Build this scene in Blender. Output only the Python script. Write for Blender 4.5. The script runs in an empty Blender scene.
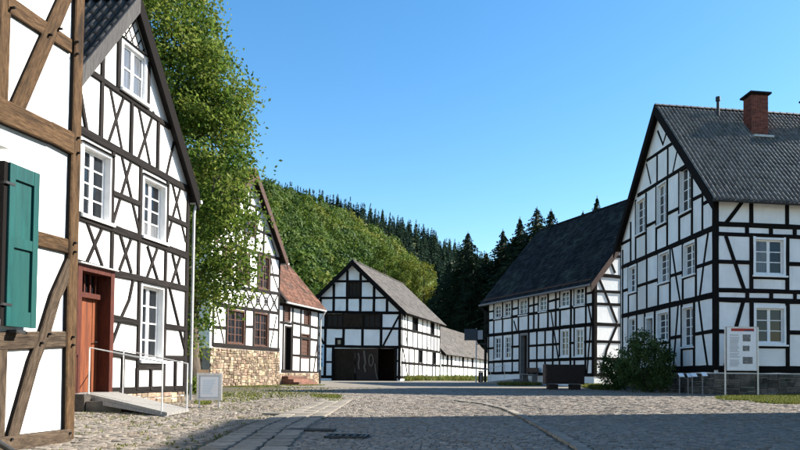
import bpy, math, random
import numpy as np
from mathutils import Vector, Matrix
random.seed(7); rng = np.random.default_rng(7)
scn = bpy.context.scene
COL = scn.collection
R_ = math.radians

# ------------------------------------------------------------------ camera
HC, FPX, CX, CY = 0.78, 680.0, 480.0, 354.0        # eye height, focal length and principal point in photo pixels (800x450)
PITCH, ROLL = R_(1.6), R_(0.46)
cam = bpy.data.cameras.new('camera'); cam_o = bpy.data.objects.new('camera', cam); COL.objects.link(cam_o)
cam.sensor_fit = 'HORIZONTAL'; cam.sensor_width = 36.0; cam.lens = FPX / 800 * 36
cam.shift_x = (400 - CX) / 800; cam.shift_y = (CY - 225) / 800
cam.clip_start = 0.1; cam.clip_end = 6000
CAMROT = Matrix.Rotation(math.pi / 2 + PITCH, 3, 'X') @ Matrix.Rotation(ROLL, 3, 'Z')
cam_o.matrix_world = Matrix.Translation((0, 0, HC)) @ CAMROT.to_4x4()
scn.camera = cam_o
# ------------------------------------------------------------------ light
SUN_EL = R_(37); SUN_AZ = math.atan2(0.96, 0.28)    # azimuth clockwise from +Y
SUN = Vector((math.sin(SUN_AZ) * math.cos(SUN_EL), math.cos(SUN_AZ) * math.cos(SUN_EL), math.sin(SUN_EL)))
w = bpy.data.worlds.new('World'); scn.world = w; w.use_nodes = True
nt = w.node_tree; bg = nt.nodes['Background']
sky = nt.nodes.new('ShaderNodeTexSky'); sky.sky_type = 'NISHITA'; sky.sun_disc = False
sky.sun_elevation = SUN_EL; sky.sun_rotation = SUN_AZ; sky.air_density = 1.0; sky.dust_density = 0.3; sky.ozone_density = 1.4
grade = nt.nodes.new('ShaderNodeHueSaturation'); grade.inputs['Saturation'].default_value = 1.32; grade.inputs['Hue'].default_value = 0.495
nt.links.new(sky.outputs[0], grade.inputs['Color']); nt.links.new(grade.outputs[0], bg.inputs[0]); bg.inputs[1].default_value = 0.083
sl = bpy.data.lights.new('sun', 'SUN'); sl.energy = 5.0; sl.angle = R_(0.5); sl.color = (1, 0.95, 0.86)
so = bpy.data.objects.new('sun', sl); COL.objects.link(so); so.rotation_mode = 'QUATERNION'
so.rotation_quaternion = SUN.to_track_quat('Z', 'Y'); so.location = (30, 20, 40)
scn.view_settings.view_transform = 'Standard'; scn.view_settings.look = 'None'
scn.view_settings.exposure = 1.6; scn.view_settings.gamma = 1.0; scn.view_settings.use_curve_mapping = False
scn.render.engine = 'CYCLES'

# ------------------------------------------------------------------ pixels to places
def ray(px, py):
    return CAMROT @ Vector(((px - CX) / FPX, -(py - CY) / FPX, -1.0))
def ground(px, py, z=0.0):
    d = ray(px, py); t = (z - HC) / d.z
    return Vector((d.x * t, d.y * t, z))
def at_depth(px, py, Y):
    d = ray(px, py); t = Y / d.y
    return Vector((d.x * t, Y, HC + d.z * t))
class Face:
    """a vertical wall plane: origin on the ground, direction s along the wall, outward normal n"""
    def __init__(f, O, d, side):
        f.O = Vector((O[0], O[1])); f.d = Vector((d[0], d[1])).normalized()
        f.n = Vector((f.d.y, -f.d.x)) * side
    def at(f, px, py):
        r = ray(px, py); t = f.n.dot(f.O) / (f.n.x * r.x + f.n.y * r.y)
        p = Vector((r.x * t, r.y * t)); return ((p - f.O).dot(f.d), HC + r.z * t)
    def pt(f, s, h, n=0.0):
        p = f.O + f.d * s + f.n * n; return Vector((p.x, p.y, h))
def vp_dir(x): return ((x - CX) / FPX, 1.0)

# ------------------------------------------------------------------ materials
MATS = {}
def mat(name, c1, c2=None, rough=0.8, scale=6.0, bump=0.0, bscale=None, mix=0.5, spec=0.3, coords='Object', stretch=None, c3=None, detail=6.0, bdist=0.02, lo=0.35, hi=0.65):
    m = bpy.data.materials.new(name); m.use_nodes = True; MATS[name] = m
    N = m.node_tree.nodes; L = m.node_tree.links; b = N['Principled BSDF']
    b.inputs['Roughness'].default_value = rough; b.inputs['Specular IOR Level'].default_value = spec
    tc = N.new('ShaderNodeTexCoord'); vec = tc.outputs[coords]
    if stretch:
        mp = N.new('ShaderNodeMapping'); mp.inputs['Scale'].default_value = stretch; L.new(vec, mp.inputs[0]); vec = mp.outputs[0]
    if c2 is None: b.inputs['Base Color'].default_value = (*c1, 1)
    else:
        n = N.new('ShaderNodeTexNoise'); n.inputs['Scale'].default_value = scale; n.inputs['Detail'].default_value = detail; n.inputs['Roughness'].default_value = 0.65
        L.new(vec, n.inputs[0])
        r = N.new('ShaderNodeValToRGB'); r.color_ramp.elements[0].position = lo; r.color_ramp.elements[1].position = hi
        r.color_ramp.elements[0].color = (*c1, 1); r.color_ramp.elements[1].color = (*c2, 1)
        L.new(n.outputs[0], r.inputs[0]); out = r.outputs[0]
        if c3:
            n2 = N.new('ShaderNodeTexNoise'); n2.inputs['Scale'].default_value = scale * 0.23; n2.inputs['Detail'].default_value = 4
            L.new(vec, n2.inputs[0]); r2 = N.new('ShaderNodeMapRange'); r2.inputs[1].default_value = 0.52; r2.inputs[2].default_value = 0.7; L.new(n2.outputs[0], r2.inputs[0])
            mx = N.new('ShaderNodeMix'); mx.data_type = 'RGBA'; L.new(r2.outputs[0], mx.inputs[0]); L.new(out, mx.inputs[6]); mx.inputs[7].default_value = (*c3, 1); out = mx.outputs[2]
        L.new(out, b.inputs['Base Color'])
    if bump:
        n = N.new('ShaderNodeTexNoise'); n.inputs['Scale'].default_value = bscale or scale * 3; n.inputs['Detail'].default_value = 5
        L.new(vec, n.inputs[0]); bp = N.new('ShaderNodeBump'); bp.inputs['Strength'].default_value = bump; bp.inputs['Distance'].default_value = bdist
        L.new(n.outputs[0], bp.inputs['Height']); L.new(bp.outputs[0], b.inputs['Normal'])
    return m
def vary(m, amount=0.35, attr='var', hue=0.0):
    """per-piece tone: a face attribute in 0..1, or the object's random number"""
    N = m.node_tree.nodes; L = m.node_tree.links; b = N['Principled BSDF']
    if attr == 'OBJ': a = N.new('ShaderNodeObjectInfo').outputs['Random']
    else:
        t = N.new('ShaderNodeAttribute'); t.attribute_name = attr; a = t.outputs['Fac']
    h = N.new('ShaderNodeHueSaturation'); mr = N.new('ShaderNodeMapRange'); mr.inputs[3].default_value = 1 - amount; mr.inputs[4].default_value = 1 + amount
    L.new(a, mr.inputs[0]); L.new(mr.outputs[0], h.inputs['Value'])
    if hue:
        m2 = N.new('ShaderNodeMapRange'); m2.inputs[3].default_value = 0.5 + hue; m2.inputs[4].default_value = 0.5 - hue
        fr = N.new('ShaderNodeMath'); fr.operation = 'MULTIPLY'; fr.inputs[1].default_value = 7.31; f2 = N.new('ShaderNodeMath'); f2.operation = 'FRACT'
        L.new(a, fr.inputs[0]); L.new(fr.outputs[0], f2.inputs[0]); L.new(f2.outputs[0], m2.inputs[0]); L.new(m2.outputs[0], h.inputs['Hue'])
    src = b.inputs['Base Color'].links[0].from_socket if b.inputs['Base Color'].links else None
    if src: L.new(src, h.inputs['Color'])
    else: h.inputs['Color'].default_value = b.inputs['Base Color'].default_value
    L.new(h.outputs[0], b.inputs['Base Color'])
    return m
def leafmat(name, c1, c2, c3, transl=0.35):
    """foliage: three greens picked by a per-leaf attribute, part of the light passing through"""
    m = bpy.data.materials.new(name); m.use_nodes = True
    N = m.node_tree.nodes; L = m.node_tree.links; b = N['Principled BSDF']; o = N['Material Output']
    b.inputs['Roughness'].default_value = 0.6; b.inputs['Specular IOR Level'].default_value = 0.12
    a = N.new('ShaderNodeAttribute'); a.attribute_name = 'var'
    r = N.new('ShaderNodeValToRGB'); e = r.color_ramp.elements; e[0].color = (*c1, 1); e[1].color = (*c3, 1); x = e.new(0.5); x.color = (*c2, 1)
    L.new(a.outputs['Fac'], r.inputs[0]); L.new(r.outputs[0], b.inputs['Base Color'])
    t = N.new('ShaderNodeBsdfTranslucent'); L.new(r.outputs[0], t.inputs[0]); mx = N.new('ShaderNodeMixShader'); mx.inputs[0].default_value = transl
    L.new(b.outputs[0], mx.inputs[1]); L.new(t.outputs[0], mx.inputs[2]); L.new(mx.outputs[0], o.inputs[0])
    return m
PLASTER = mat('plaster', (0.70, 0.69, 0.66), (0.80, 0.79, 0.765), 0.9, 1.3, 0.5, 9, c3=(0.60, 0.57, 0.52), bdist=0.012, lo=0.3, hi=0.7)
PLASTER2 = mat('aged_plaster', (0.70, 0.70, 0.69), (0.81, 0.81, 0.80), 0.92, 0.9, 0.5, 9, c3=(0.62, 0.61, 0.58), bdist=0.014)
def streaks(m, col, amt):
    """rain streaks and blotchy grime with their own shapes, over the existing colour"""
    N = m.node_tree.nodes; L = m.node_tree.links; b = N['Principled BSDF']; src = b.inputs['Base Color'].links[0].from_socket
    tc = N.new('ShaderNodeTexCoord'); mp = N.new('ShaderNodeMapping'); mp.inputs['Scale'].default_value = (5, 5, 0.45); L.new(tc.outputs['Object'], mp.inputs[0])
    n = N.new('ShaderNodeTexNoise'); n.inputs['Scale'].default_value = 1.6; n.inputs['Detail'].default_value = 7; n.inputs['Roughness'].default_value = 0.7; L.new(mp.outputs[0], n.inputs[0])
    n2 = N.new('ShaderNodeTexNoise'); n2.inputs['Scale'].default_value = 0.55; n2.inputs['Detail'].default_value = 5; L.new(tc.outputs['Object'], n2.inputs[0])
    r = N.new('ShaderNodeMapRange'); r.inputs[1].default_value = 0.5; r.inputs[2].default_value = 0.75; L.new(n.outputs[0], r.inputs[0])
    r2 = N.new('ShaderNodeMapRange'); r2.inputs[1].default_value = 0.42; r2.inputs[2].default_value = 0.68; r2.inputs[4].default_value = amt; L.new(n2.outputs[0], r2.inputs[0])
    mu = N.new('ShaderNodeMath'); mu.operation = 'MULTIPLY'; L.new(r.outputs[0], mu.inputs[0]); L.new(r2.outputs[0], mu.inputs[1])
    mx = N.new('ShaderNodeMix'); mx.data_type = 'RGBA'; L.new(mu.outputs[0], mx.inputs[0]); L.new(src, mx.inputs[6]); mx.inputs[7].default_value = (*col, 1); L.new(mx.outputs[2], b.inputs['Base Color'])
streaks(PLASTER, (0.36, 0.33, 0.28), 0.75); streaks(PLASTER2, (0.42, 0.40, 0.36), 0.6)
T_BROWN = vary(mat('brown_oak', (0.03996, 0.02291, 0.01172), (0.1039, 0.06127, 0.0309), 0.85, 5.0, 0.8, 9, coords='UV', stretch=(1.3, 7, 1), c3=(0.02131, 0.01385, 0.008525), bdist=0.014, spec=0.12), 0.15, 'OBJ')
T_BROWN2 = vary(mat('weathered_oak', (0.03542, 0.02539, 0.01771), (0.09151, 0.06612, 0.04605), 0.9, 5.0, 0.8, 9, coords='UV', stretch=(1.3, 7, 1), c3=(0.02066, 0.01535, 0.01181), bdist=0.014, spec=0.1), 0.12, 'OBJ')
T_DARK = vary(mat('dark_timber', (0.007616, 0.006528, 0.005984), (0.02394, 0.01958, 0.01795), 0.85, 3, 0.5, 10, coords='UV', stretch=(0.6, 8, 1), bdist=0.008, spec=0.12), 0.2, 'OBJ')
T_BLACK = vary(mat('black_timber', (0.005, 0.0045, 0.0045), (0.014, 0.012, 0.011), 0.9, 3, 0.5, 10, coords='UV', stretch=(0.6, 8, 1), bdist=0.008, spec=0.06), 0.2, 'OBJ')
SIDE_DARK = mat('joint_grime_and_shade', (0.012, 0.010, 0.009), None, 0.95, spec=0.05)  # joint grime and the gap's shade put into one dark colour for timber sides
WHITEP = mat('white_paint', (0.70, 0.70, 0.69), (0.80, 0.80, 0.79), 0.5, 5, 0.1, 60, bdist=0.003)
BROWNP = mat('brown_paint', (0.050, 0.024, 0.016), (0.090, 0.042, 0.027), 0.6, 6)
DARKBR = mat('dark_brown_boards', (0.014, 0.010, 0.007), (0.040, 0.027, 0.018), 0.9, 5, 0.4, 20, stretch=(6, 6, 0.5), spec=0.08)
DOORM = mat('red_brown_door_wood', (0.105, 0.026, 0.009), (0.20, 0.056, 0.017), 0.65, 3.0, 0.5, 12, stretch=(9, 9, 0.7), bdist=0.005, c3=(0.085, 0.022, 0.01))
FRAMEM = mat('red_brown_frame', (0.0442, 0.0102, 0.00612), (0.085, 0.0204, 0.0102), 0.55, 4, 0.2, 14, stretch=(5, 5, 1), bdist=0.004)
TEAL = mat('teal_paint', (0.0015, 0.042, 0.040), (0.0045, 0.070, 0.064), 0.5, 3.5, 0.35, 25, stretch=(5, 5, 0.6), bdist=0.004, c3=(0.008, 0.060, 0.052))
GLASS = mat('window_glass', (0.012, 0.014, 0.017), None, 0.06, spec=0.42)
GLASSD = mat('dusty_dark_glass', (0.012, 0.010, 0.009), (0.022, 0.018, 0.015), 0.55, 6, spec=0.15)
vary(GLASS, 0.6, 'OBJ')
GLASSC = mat('curtained_glass', (0.055, 0.06, 0.068), (0.12, 0.125, 0.135), 0.12, 3, stretch=(9, 9, 0.4), spec=0.6)
vary(GLASSC, 0.25, 'OBJ')
GLASSC2 = mat('glass_over_curtain', (0.06, 0.065, 0.07), (0.16, 0.165, 0.17), 0.1, 3, stretch=(14, 14, 0.4), spec=0.42)
GREYB = mat('grey_verge_board', (0.034, 0.031, 0.030), (0.070, 0.065, 0.062), 0.85, 5, 0.4, 18, stretch=(6, 6, 0.8), bdist=0.006)
PALEWOOD = mat('pale_ramp_board', (0.1632, 0.1523, 0.1387), (0.2502, 0.2366, 0.2176), 0.85, 5, 0.4, 18, stretch=(6, 6, 0.8), bdist=0.006)
GREYWOOD = mat('weathered_board', (0.13, 0.12, 0.115), (0.25, 0.235, 0.225), 0.8, 5, 0.4, 18, stretch=(6, 6, 0.8), bdist=0.006)
DARKBOARD = mat('dark_board', (0.010, 0.009, 0.008), (0.024, 0.021, 0.019), 0.85, 5, 0.3, 18, spec=0.1)
REDBOARD = mat('red_brown_board', (0.035, 0.018, 0.013), (0.075, 0.036, 0.024), 0.75, 5, 0.3, 18)
TILE_DARK = vary(mat('dark_roof_tile', (0.022, 0.020, 0.019), (0.060, 0.054, 0.048), 0.5, 7, 0.3, 50, c3=(0.09, 0.08, 0.065), spec=0.3, bdist=0.006), 0.35, 'var')
TILE_GREY = vary(mat('grey_glazed_tile', (0.075, 0.071, 0.067), (0.17, 0.162, 0.152), 0.55, 8, 0.2, 50, c3=(0.12, 0.115, 0.1), spec=0.3, bdist=0.004), 0.3, 'var')
TILE_RED = vary(mat('red_clay_tile', (0.115, 0.054, 0.037), (0.20, 0.098, 0.066), 0.85, 6, 0.3, 40, c3=(0.085, 0.052, 0.04), bdist=0.006), 0.4, 'var')
SLATE = vary(mat('grey_brown_shingle', (0.062, 0.055, 0.050), (0.115, 0.103, 0.093), 0.85, 5, 0.3, 30, c3=(0.052, 0.05, 0.044), bdist=0.006, spec=0.15), 0.3, 'var')
SHINGLE = vary(mat('black_shingle', (0.009, 0.009, 0.0095), (0.024, 0.024, 0.025), 0.9, 2.5, 0.3, 30, c3=(0.032, 0.036, 0.028), bdist=0.006, spec=0.1), 0.6, 'var')
STONE_TAN = vary(mat('tan_sandstone', (0.1728, 0.1188, 0.0792), (0.3096, 0.2412, 0.1692), 0.9, 5, 0.6, 25, c3=(0.1368, 0.0828, 0.054), bdist=0.015), 0.55, 'var', 0.02)
STONE_DARK = vary(mat('dark_sandstone', (0.055, 0.048, 0.042), (0.125, 0.105, 0.085), 0.9, 5, 0.6, 25, c3=(0.04, 0.045, 0.035), bdist=0.015), 0.45, 'OBJ')
MORTAR = mat('mortar', (0.20, 0.17, 0.14), (0.32, 0.28, 0.23), 0.95, 9, 0.4, 40)
BRICK = mat('chimney_brick', (0.10, 0.028, 0.02), (0.19, 0.055, 0.035), 0.9, 8, 0.3, 40); vary(BRICK, 0.35, 'var')
COBBLE = vary(mat('cobble_stone', (0.103, 0.08648, 0.06992), (0.2254, 0.1895, 0.15), 0.72, 9, 0.5, 60, spec=0.4, c3=(0.161, 0.1196, 0.08096), bdist=0.008), 0.27, 'var')
COBBLE1 = vary(mat('cobble_stone_near', (0.103, 0.08648, 0.06992), (0.2254, 0.1895, 0.15), 0.72, 9, 0.5, 60, spec=0.4, c3=(0.161, 0.1196, 0.08096), bdist=0.008), 0.27, 'OBJ')
SLAB = vary(mat('pale_slab', (0.125, 0.109, 0.088), (0.215, 0.188, 0.152), 0.8, 6, 0.4, 40, bdist=0.006), 0.22, 'OBJ')
JOINT = mat('joint_earth', (0.044, 0.0352, 0.0224), (0.1, 0.08, 0.0496), 0.95, 4, 0.6, 30, c3=(0.048, 0.06, 0.0224))
STEEL = mat('galvanised_steel', (0.42, 0.42, 0.42), (0.55, 0.55, 0.54), 0.4, 12); STEEL.node_tree.nodes['Principled BSDF'].inputs['Metallic'].default_value = 0.7
ZINC = mat('zinc', (0.38, 0.38, 0.37), (0.50, 0.50, 0.48), 0.55, 8)
BLACKM = mat('black_metal', (0.015, 0.015, 0.016), (0.03, 0.03, 0.03), 0.5, 12)
SIGNW = mat('sign_white', (0.72, 0.73, 0.74), (0.78, 0.79, 0.80), 0.45, 4)
SIGNG = mat('sign_grey', (0.45, 0.48, 0.53), (0.52, 0.55, 0.60), 0.5, 4)
SIGNT = mat('sign_text_grey', (0.30, 0.31, 0.33), None, 0.6)
SIGNR = mat('sign_red', (0.36, 0.030, 0.022), None, 0.5)
SIGNB = mat('sign_blue', (0.16, 0.30, 0.46), (0.20, 0.36, 0.52), 0.5, 4)
SIGNLB = mat('sign_light_blue', (0.42, 0.56, 0.68), None, 0.5)
SIGNDB = mat('sign_dark_blue', (0.018, 0.045, 0.085), None, 0.5)
SIGNTEAL = mat('sign_teal', (0.03, 0.20, 0.26), None, 0.5)
PHOTO = mat('printed_photo', (0.03, 0.03, 0.032), (0.30, 0.29, 0.28), 0.5, 22)
ROPE = mat('pale_rope', (0.085, 0.07, 0.052), (0.15, 0.125, 0.098), 0.9, 20)
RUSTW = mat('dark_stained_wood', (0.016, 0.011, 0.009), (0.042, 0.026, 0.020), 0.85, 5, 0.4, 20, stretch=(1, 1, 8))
BARK = mat('bark', (0.055, 0.042, 0.032), (0.12, 0.095, 0.07), 0.95, 6, 0.8, 14, stretch=(3, 3, 0.6))
LEAF = leafmat('sycamore_leaf', (0.036, 0.080, 0.012), (0.098, 0.150, 0.022), (0.215, 0.235, 0.048), 0.5)
LEAF_D = leafmat('shrub_leaf', (0.028, 0.055, 0.016), (0.055, 0.095, 0.026), (0.11, 0.15, 0.05), 0.35)
LEAF_H = leafmat('hill_leaf', (0.01786, 0.04464, 0.008928), (0.07068, 0.1116, 0.01488), (0.186, 0.1674, 0.02232), 0.35)
NEEDLE = leafmat('spruce_needle', (0.009, 0.018, 0.010), (0.014, 0.028, 0.014), (0.024, 0.040, 0.018), 0.12)
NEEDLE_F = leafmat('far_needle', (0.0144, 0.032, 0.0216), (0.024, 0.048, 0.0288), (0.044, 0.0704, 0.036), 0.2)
GRASS = leafmat('grass_blade', (0.042, 0.07, 0.0105), (0.105, 0.119, 0.021), (0.189, 0.175, 0.049), 0.35)
EARTH = mat('valley_ground', (0.05, 0.06, 0.022), (0.10, 0.10, 0.04), 0.95, 0.4, 0.4, 6)
FLOORM = mat('forest_floor', (0.03, 0.042, 0.012), (0.055, 0.065, 0.02), 0.95, 0.1)

# ------------------------------------------------------------------ mesh helpers
def np_mesh(name, V, Fq, var=None, uv=None, smooth=False):
    V = np.asarray(V, dtype=np.float32).reshape(-1, 3); Fq = np.asarray(Fq, dtype=np.int32)
    k = Fq.shape[1]; me = bpy.data.meshes.new(name)
    me.vertices.add(len(V)); me.vertices.foreach_set('co', V.ravel())
    me.loops.add(Fq.size); me.loops.foreach_set('vertex_index', Fq.ravel())
    me.polygons.add(len(Fq)); me.polygons.foreach_set('loop_start', np.arange(0, Fq.size, k, dtype=np.int32))
    if smooth: me.polygons.foreach_set('use_smooth', np.ones(len(Fq), dtype=bool))
    me.update(calc_edges=True)
    if var is not None:
        a = me.attributes.new('var', 'FLOAT', 'FACE'); a.data.foreach_set('value', np.asarray(var, dtype=np.float32))
    return me
def py_mesh(name, V, Fs, uvs=None, var=None, smooth=False):
    me = bpy.data.meshes.new(name); me.from_pydata([tuple(v) for v in V], [], Fs); me.update()
    if uvs:
        l = me.uv_layers.new(name='UVMap')
        for i, lp in enumerate(me.loops): l.data[i].uv = uvs[lp.vertex_index]
    if var is not None:
        a = me.attributes.new('var', 'FLOAT', 'FACE'); a.data.foreach_set('value', np.asarray(var, dtype=np.float32))
    if smooth:
        for p in me.polygons: p.use_smooth = True
    return me
def link(name, me, m, parent=None):
    o = bpy.data.objects.new(name, me); COL.objects.link(o)
    if m is not None:
        if not me.materials: me.materials.append(m)
    if parent is not None: o.parent = parent
    return o
def tag(o, label=None, cat=None, group=None, kind=None):
    if label: o['label'] = label
    if cat: o['category'] = cat
    if group: o['group'] = group
    if kind: o['kind'] = kind
    return o
def thing(name, loc, label, cat, group=None):
    o = bpy.data.objects.new(name, None); COL.objects.link(o); o.location = loc; o.empty_display_size = 0.3
    return tag(o, label, cat, group)
def wloc(parent):
    p = Vector((0, 0, 0))
    while parent is not None: p = p + parent.location; parent = parent.parent
    return p
class MB:
    """collects shapes given in world metres; build() makes ONE mesh object under its parent"""
    def __init__(s): s.V = []; s.F = []; s.var = []
    def add(s, V, F, var=None):
        k = len(s.V); s.V += [Vector(v) for v in V]; s.F += [tuple(i + k for i in f) for f in F]
        v = random.random() if var is None else var; s.var += [v] * len(F); return s
    def hexa(s, P, var=None):   # P: 4 lower then 4 upper corners
        return s.add(P, [(3, 2, 1, 0), (4, 5, 6, 7), (0, 1, 5, 4), (1, 2, 6, 5), (2, 3, 7, 6), (3, 0, 4, 7)], var)
    def box(s, x0, x1, y0, y1, z0, z1, var=None):
        return s.hexa([(x0, y0, z0), (x1, y0, z0), (x1, y1, z0), (x0, y1, z0), (x0, y0, z1), (x1, y0, z1), (x1, y1, z1), (x0, y1, z1)], var)
    def fbox(s, F, s0, s1, h0, h1, n0, n1, var=None):
        P = [F.pt(a, h, n) for h in (h0, h1) for (a, n) in ((s0, n1), (s1, n1), (s1, n0), (s0, n0))]
        return s.hexa(P, var)
    def tube(s, pts, rad, seg=8, cap=True, var=None):
        pts = [Vector(p) for p in pts]; n = len(pts)
        if not hasattr(rad, '__len__'): rad = [rad] * n
        V = []; F = []
        for i, p in enumerate(pts):
            t = (pts[min(i + 1, n - 1)] - pts[max(i - 1, 0)]).normalized()
            a = t.orthogonal().normalized() if i == 0 else (a - t * a.dot(t)).normalized()
            b = t.cross(a)
            for k in range(seg):
                th = 2 * math.pi * k / seg; V.append(p + (a * math.cos(th) + b * math.sin(th)) * rad[i])
        for i in range(n - 1):
            for k in range(seg):
                F.append((i * seg + k, i * seg + (k + 1) % seg, (i + 1) * seg + (k + 1) % seg, (i + 1) * seg + k))
        if cap: F += [tuple(range(seg))[::-1], tuple(range((n - 1) * seg, n * seg))]
        return s.add(V, F, var)
    def build(s, name, m, parent=None, kind=None, smooth=False, world=False):
        off = wloc(parent) if parent is not None else Vector((0, 0, 0))
        me = py_mesh(name, [v - off for v in s.V], s.F, var=s.var, smooth=smooth)
        o = link(name, me, m, parent)
        if kind: o['kind'] = kind
        return o
    def solo(s, name, m, label, cat, group=None):
        """a thing that is one mesh: its origin is moved to its base"""
        lo = Vector((min(v.x for v in s.V) + max(v.x for v in s.V), min(v.y for v in s.V) + max(v.y for v in s.V), 0)) / 2
        lo.z = min(v.z for v in s.V)
        o = link(name, py_mesh(name, [v - lo for v in s.V], s.F, var=s.var), m); o.location = lo
        return tag(o, label, cat, group)

_tn = [0]
def timber(H, F, pts, wd, m, n1=0.028, n0=-0.06, name='timber', px=True):
    """one hewn beam following pts (photo pixels on this wall, or (s,h) metres); slightly uneven edges, chamfered"""
    P = [Vector(F.at(*p)) if px else Vector(p) for p in pts]
    Q = [P[0]]
    for a, b in zip(P[:-1], P[1:]):
        k = max(1, int((b - a).length / 0.6))
        for i in range(1, k + 1): Q.append(a.lerp(b, i / k))
    _tn[0] += 1; proud = n1 + (_tn[0] % 23) * 0.0009 + random.random() * 0.0004
    off = wloc(H); V = []; U = []; Fs = []; ln = 0; u0 = random.random() * 50
    for i, p in enumerate(Q):
        t = (Q[min(i + 1, len(Q) - 1)] - Q[max(i - 1, 0)]).normalized(); q = Vector((-t.y, t.x))
        if i: ln += (Q[i] - Q[i - 1]).length
        a = wd / 2 * random.uniform(0.88, 1.10); b = wd / 2 * random.uniform(0.88, 1.10); c = min(0.012, wd * 0.1)
        for (e, n) in ((-a, n0), (-a, proud - c), (-a + c, proud), (b - c, proud), (b, proud - c), (b, n0)):
            x = p + q * e; V.append(F.pt(x.x, x.y, n) - off); U.append((u0 + ln, u0 * 0.37 + e + (n if abs(e) > wd * 0.4 else 0)))
    for i in range(len(Q) - 1):
        for k in range(5):
            Fs.append((i * 6 + k, i * 6 + k + 1, i * 6 + k + 7, i * 6 + k + 6))
    e = (len(Q) - 1) * 6; Fs += [(5, 4, 3, 2, 1, 0), tuple(range(e, e + 6))]
    me = py_mesh(name, V, Fs, U); me.materials.append(m); me.materials.append(SIDE_DARK)
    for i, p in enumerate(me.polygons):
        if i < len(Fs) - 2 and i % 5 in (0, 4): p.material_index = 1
    return link(name, me, m, H)
def post(H, F, x, y0, y1, wd, m, **k):
    ym = (y0 + y1) / 2; s = F.at(x, ym)[0]
    return timber(H, F, [(s, F.at(x, y1)[1]), (s, F.at(x, y0)[1])], wd, m, px=False, **k)
def clip(poly, keep):
    """clip polygon by half planes a*s+b*h<=c"""
    for (a, b, c) in keep:
        out = []
        for i in range(len(poly)):
            p, q = poly[i], poly[(i + 1) % len(poly)]; dp = a * p[0] + b * p[1] - c; dq = a * q[0] + b * q[1] - c
            if dp <= 1e-9: out.append(p)
            if (dp < -1e-9 and dq > 1e-9) or (dp > 1e-9 and dq < -1e-9):
                t = dp / (dp - dq); out.append((p[0] + (q[0] - p[0]) * t, p[1] + (q[1] - p[1]) * t))
        poly = out
        if len(poly) < 3: return []
    return poly
def wall(H, F, outline, holes, m, depth=0.25, name='wall'):
    """a wall sheet (outline convex, counter-clockwise in s,h) with real openings and their reveals"""
    keep = []
    for i in range(len(outline)):
        p, q = outline[i], outline[(i + 1) % len(outline)]; nx, ny = q[1] - p[1], -(q[0] - p[0]); keep.append((nx, ny, nx * p[0] + ny * p[1]))
    S = sorted({min(p[0] for p in outline), max(p[0] for p in outline)} | {v for h in holes for v in h[:2]})
    Hh = sorted({min(p[1] for p in outline), max(p[1] for p in outline)} | {v for h in holes for v in h[2:4]})
    mb = MB()
    for a, b in zip(S[:-1], S[1:]):
        for c, d in zip(Hh[:-1], Hh[1:]):
            sm, hm = (a + b) / 2, (c + d) / 2
            if any(h[0] < sm < h[1] and h[2] < hm < h[3] for h in holes): continue
            p = clip([(a, c), (b, c), (b, d), (a, d)], keep)
            if len(p) >= 3: mb.add([F.pt(*q) for q in p], [tuple(range(len(p)))])
    for (a, b, c, d) in holes:
        mb.add([F.pt(s, h, n) for n in (0, -depth) for (s, h) in ((a, c), (b, c), (b, d), (a, d))], [(0, 1, 5, 4), (1, 2, 6, 5), (2, 3, 7, 6), (3, 0, 4, 7)])
    return mb.build(name, m, H)
def sides(H, F, outline, L, m, skip=(), name='wall_shell'):
    """the rest of a house body behind a wall: back and side walls"""
    mb = MB(); n = len(outline)
    for i in range(n):
        if i in skip: continue
        p, q = outline[i], outline[(i + 1) % n]
        mb.add([F.pt(*p, 0), F.pt(*q, 0), F.pt(*q, -L), F.pt(*p, -L)], [(0, 1, 2, 3)])
    mb.add([F.pt(*p, -L) for p in outline], [tuple(range(n))[::-1]])
    return mb.build(name, m, H)
def hole_px(F, x0, x1, yt, yb, at=None):
    xa = at if at is not None else (x0 + x1) / 2; ym = (yt + yb) / 2
    return (min(F.at(x0, ym)[0], F.at(x1, ym)[0]), max(F.at(x0, ym)[0], F.at(x1, ym)[0]), F.at(xa, yb)[1], F.at(xa, yt)[1])
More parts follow.
